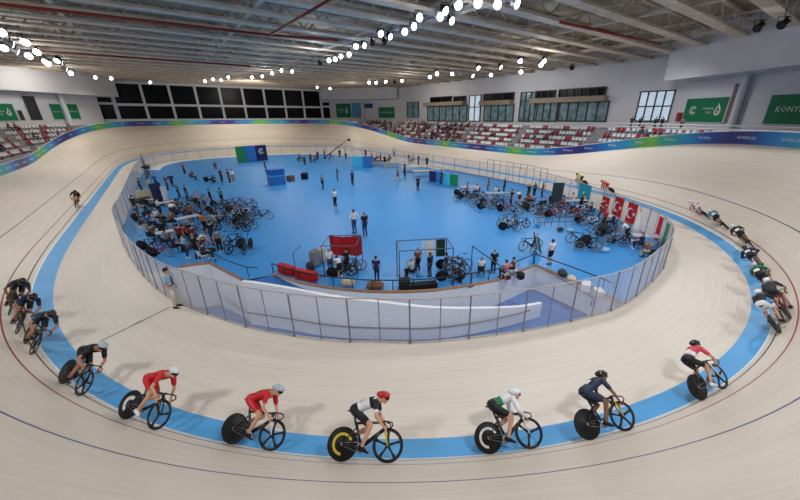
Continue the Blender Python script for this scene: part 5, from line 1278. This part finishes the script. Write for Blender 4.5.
# flags on the right fence
FRED = mat('flag red', (196,28,40), .7); FTEAL = mat('flag teal', (40,164,186), .7); FGRN = mat('flag green', (40,130,84), .7)
def flag(px, py, w_, h_, m_, lab, art=None, z0=.35, rzoff=0.):
    i_ = min(range(len(FC)), key=lambda k: sum((x-y)**2 for x, y in zip(proj(V(*FC[k], 1.)), (px, py)))); p = V(*FC[i_], 0); q = V(*FC[(i_+1) % len(FC)], 0); u = (q-p).normalized(); inn = V(-u.y,u.x,0)
    rd = -u; p = p+inn*.14
    M4 = Matrix((rd, V(0,0,1), inn)).transposed().to_4x4(); M4.translation = p+V(0,0,z0)
    e = empty('team_flag', M4, lab, 'flag')
    mb = MB(); N = 10; pr = None
    for k in range(N+1):
        x = -w_/2+w_*k/N; cur = mb.pts([(x, 0, .03*math.sin(k*1.3)), (x, h_/2, .02*math.sin(k*1.3+.6)), (x, h_, 0)])
        if pr:
            for j in range(2): mb.face((pr[j], cur[j], cur[j+1], pr[j+1]))
        pr = cur
    mb.build('cloth', m_, e, True)
    mb = MB(); mb.tube([(-w_/2, h_, 0), (w_/2, h_, 0)], .02, 6); mb.build('rod', POST, e)
    if art: o = art(w_, h_).build('emblem', SIGNW, e, fix=False); o.location = (0,0,.05)
    return e
def proj(X):
    Y = np.array(X)-np.array([0,0,CAMH]); z = Y @ FW
    return (PX+FPX*(Y @ RT)/z, PY-FPX*(Y @ UP)/z)
def crescent(w_, h_):
    mb = MB(); N = 24; R0, R1, c1 = .26*h_, .21*h_, .065*h_; cx, cy = -.08*h_, h_/2
    # crescent between two circles, then a five-pointed star
    def inner(t):   # point of the inner circle seen from the outer centre at angle t
        b = c1*math.cos(t); return b+math.sqrt(max(0, R1*R1-c1*c1*math.sin(t)**2))
    for k in range(N):
        t0, t1 = .55+(2*PI-1.1)*k/N, .55+(2*PI-1.1)*(k+1)/N
        r0, r1 = min(R0, inner(t0)), min(R0, inner(t1))
        mb.quad((cx+r0*math.cos(t0), cy+r0*math.sin(t0), 0), (cx+R0*math.cos(t0), cy+R0*math.sin(t0), 0), (cx+R0*math.cos(t1), cy+R0*math.sin(t1), 0), (cx+r1*math.cos(t1), cy+r1*math.sin(t1), 0))
    sx = cx+.30*h_; P = []
    for k in range(10): r = (.13 if k % 2 == 0 else .05)*h_; P.append((sx+r*math.cos(PI+k*PI/5), cy+r*math.sin(PI+k*PI/5), 0))
    for k in range(10): mb.poly([(sx, cy, 0), P[k], P[(k+1) % 10]])
    return mb
def drop_art(w_, h_):
    mb = MB(); mb.poly([(-.09*h_, .36*h_, 0), (.09*h_, .36*h_, 0), (.05*h_, .5*h_, 0), (0, .64*h_, 0), (-.05*h_, .5*h_, 0)]); return mb
flag(585.5,194,1.9,1.5,FTEAL,'teal flag with a small white mark hung on the right fence',drop_art,.35)
flag(619,209,1.15,1.55,FRED,'red flag with white crescent and star, middle of the three on the right fence',crescent,.2)
flag(632,217,1.15,1.55,FRED,'red flag with white crescent and star, nearest of the three on the right fence',crescent,.15)
flag(603.5,210,1.0,1.3,FRED,'red flag with white crescent and star, farthest of the three, partly behind a person',crescent,.1)
# striped flag bent round the fence curve
e = empty('team_flag', None, 'tall red, white and green striped flag wrapped on the fence at the right bend', 'flag')
i0 = fidx((24.3,6.95))
for j, (m_, o_) in enumerate(((FGRN, 0), (CHM, 1), (FRED, 2))):
    mb = MB(); pr = None
    for k in range(4):
        s_ = sF[i0]-1.0+.7*o_+.7*k/3; p = fpt(s_); q = fpt(s_+.1); u = (q-p).normalized(); p = p+V(-u.y,u.x,0)*.12
        cur = mb.pts([p+V(0,0,.15), p+V(0,0,1.75)])
        if pr: mb.face((pr[0], cur[0], cur[1], pr[1]))
        pr = cur
    mb.build('stripe', m_, e)
# leaning flag board beside the lone bicycle
p = at(538,252,0); e = empty('flag_board', TR(p, .9), 'leaning board striped green, white and red beside the lone bicycle in the right pits', 'board')
for k, m_ in enumerate((FGRN, CHM, FRED)):
    mb = MB(); mb.box((.0+.42*k-.42, .12, .62), (.42, .03, 1.05), Matrix.Rotation(-.25, 3, 'X')); mb.build('stripe', m_, e)
mb = MB(); mb.tube([(0,.5,0),(0,.2,1.1)], .025, 6); mb.build('prop', FR, e)
# long grey rack, tall dark screen, closed white parasol, pale and blue screens
p = at(565,226,0); e = empty('bicycle_rack', TR(p, -.55), 'long low grey rack across the middle of the right pits', 'rack')
for z in (.35,.75): mb = MB(); mb.tube([(-2.2,0,z),(2.2,0,z)], .03, 6); mb.build('bar', FR, e)
for k in range(9): mb = MB(); mb.tube([(-2.2+.55*k,0,.02),(-2.2+.55*k,0,.78)], .02, 5); mb.build('upright', FR, e)
for x in (-2.2, 2.2): mb = MB(); mb.tube([(x,-.35,.03),(x,.35,.03)], .03, 6); mb.build('foot', FR, e)
def screen(px, py, w_, h_, m_, lab, rz, nm='folding_screen'):
    p = at(px, py, 0); e = empty(nm, TR(p, rz), lab, 'screen'); mb = MB(); mb.bbox((0,0,h_/2+.05), (w_, .06, h_), .02); mb.build('panel', m_, e)
    for x in (-w_/2+.06, w_/2-.06): mb = MB(); mb.bbox((x,0,.04), (.07,.5,.06), .02); mb.build('foot', FR, e)
    return e
screen(556,203,1.15,1.9,mat('dark green grey screen', (52,70,72), .6),'tall dark green-grey screen standing at the right fence',-.5)
screen(161,206,.9,2.1,CL['navy'],'tall dark blue banner screen in the left pits',.5); screen(150,206,1.6,1.5,CL['cream'],'cream cloth screen in the left pits',.3)
screen(168,206,.45,1.8,CHM,'narrow white banner screen right of the dark blue one',.5)
p = at(633,241,0); e = empty('closed_parasol', TR(p, 0), 'closed white parasol standing in the right pits', 'parasol')
mb = MB(); mb.lathe([(.55,.30),(.6,.34),(1.2,.2),(1.9,.06),(2.05,.015)], (0,0,0), 'z', 12); mb.build('canopy', CHM, e, True); mb = MB(); mb.tube([(0,0,0),(0,0,2.1)], .025, 8); mb.build('pole', FR, e); mb = MB(); mb.lathe([(0,.28),(.08,.28),(.1,.05)], (0,0,0), 'z', 14); mb.build('base', CHM, e)
for px, py, lab in ((142,168,'tall pale post wrapped in grey cloth at the left end of the fence'),):
    p = at(px, py+10, 0)+V(.6,0,0); mb = MB(); mb.lathe([(0,.2),(.1,.22),(2.2,.14),(3.1,.03)], p, 'z', 10); tag(mb.build('cloth_pole', CL['grey'], None, True), lab, 'pole')
for k, (px, py, c) in enumerate(((160,232,'white'),(149,214,'black'),(180,236,'blue'),(190,249,'charcoal'),(171,217,'navy'),(203,240,'white'),(155,235,'grey'),(212,252,'black'),(556,212,'white'),(563,214,'white'),(601,226,'black'),(610,218,'white'),(560,231,'charcoal'),(570,232,'sky'),(605,252,'sky'),(637,236,'white'),(650,246,'white'),(524,203,'white'),(482,196,'white'),(492,199,'white'),(545,203,'charcoal'))):
    p = at(px, py, 0); box_thing('kit_bag', p, (.48,.32,.28), CL[c], uniq(f'{c} kit bag on the floor of the '+('left' if px < 300 else 'right')+' pits'), 'bag', k*1.3, 'kit bags in the '+('left' if px < 300 else 'right')+' pits', .1)
# tall mesh screen behind the right pits
e = empty('net_screen', None, 'tall pale net screen with grey posts behind the right pits', 'screen')
NP = [fpt(s_) for s_ in np.linspace(sF[min(range(len(FC)), key=lambda k: abs(proj(V(*FC[k], 0))[0]-546)+(0 if FC[k][0] > 30 else 1e3))], sF[min(range(len(FC)), key=lambda k: abs(proj(V(*FC[k], 0))[0]-486)+(0 if FC[k][0] > 30 else 1e3))], 10)]
for p in NP: mb = MB(); q = p-V(.15,0,0); mb.tube([q, q+V(0,0,2.35)], .03, 6); mb.build('post', POST, e)
mb = MB(); mb.tube([p+V(-.15,0,2.35) for p in NP], .03, 6); mb.build('top_rail', RAILM, e)

# ------------------------------------------------------------------ spectators in the right stand
def spectators(n_, i0, i1, rows_, side, lab_):
    cs = ['black', 'navy', 'charcoal', 'white', 'maroon', 'grey', 'denim', 'red', 'brown', 'sky', 'black', 'charcoal']
    pool = [q for q in SEATS if i0 <= q[6] <= i1 and q[5] in rows_ and q[3] == side.split()[0]]; random.shuffle(pool)
    for q in pool[:n_]:
        c = random.choice(cs); M_ = q[1] @ Matrix.Translation(V(0,-.11,.01)) @ Matrix.Rotation(PI, 4, 'Z')
        person(M_, 'sit' if random.random() < .6 else 'sitlean', c, random.choice(('black', 'denim', 'charcoal', 'navy')), f'seated spectator in {HUE[c]} top {lab_}', f'spectators in {HUE[c]} tops in the {side} stand', random.choice((0, 0, 1)), random.choice(('black', 'brown', 'grey')))
spectators(150, 20, 430, (1,2,3,4,5), 'right', 'in the far half of the right stand')
spectators(10, -330, 0, (3,4,5), 'right near', 'in the near half of the right stand')
spectators(7, 700, 860, (2,3,4,5), 'left', 'in the left stand')
for k, (i, off_) in enumerate(((-232,16.2),(-226,16.6),(-215,16.3),(-206,16.8),(-246,16.1))):
    c = ('black','charcoal','navy','black','grey')[k]; M_ = TR(V(TX[i % NT], TY[i % NT], 5.95)+outw(i)*off_, math.atan2(-NY[i % NT], -NX[i % NT])-PI/2)
    person(M_, ('stand','hips','talk','stand','stroll')[k], c, 'black', f'person in {c} standing on the walkway before the bright window', 'people on the right walkway')
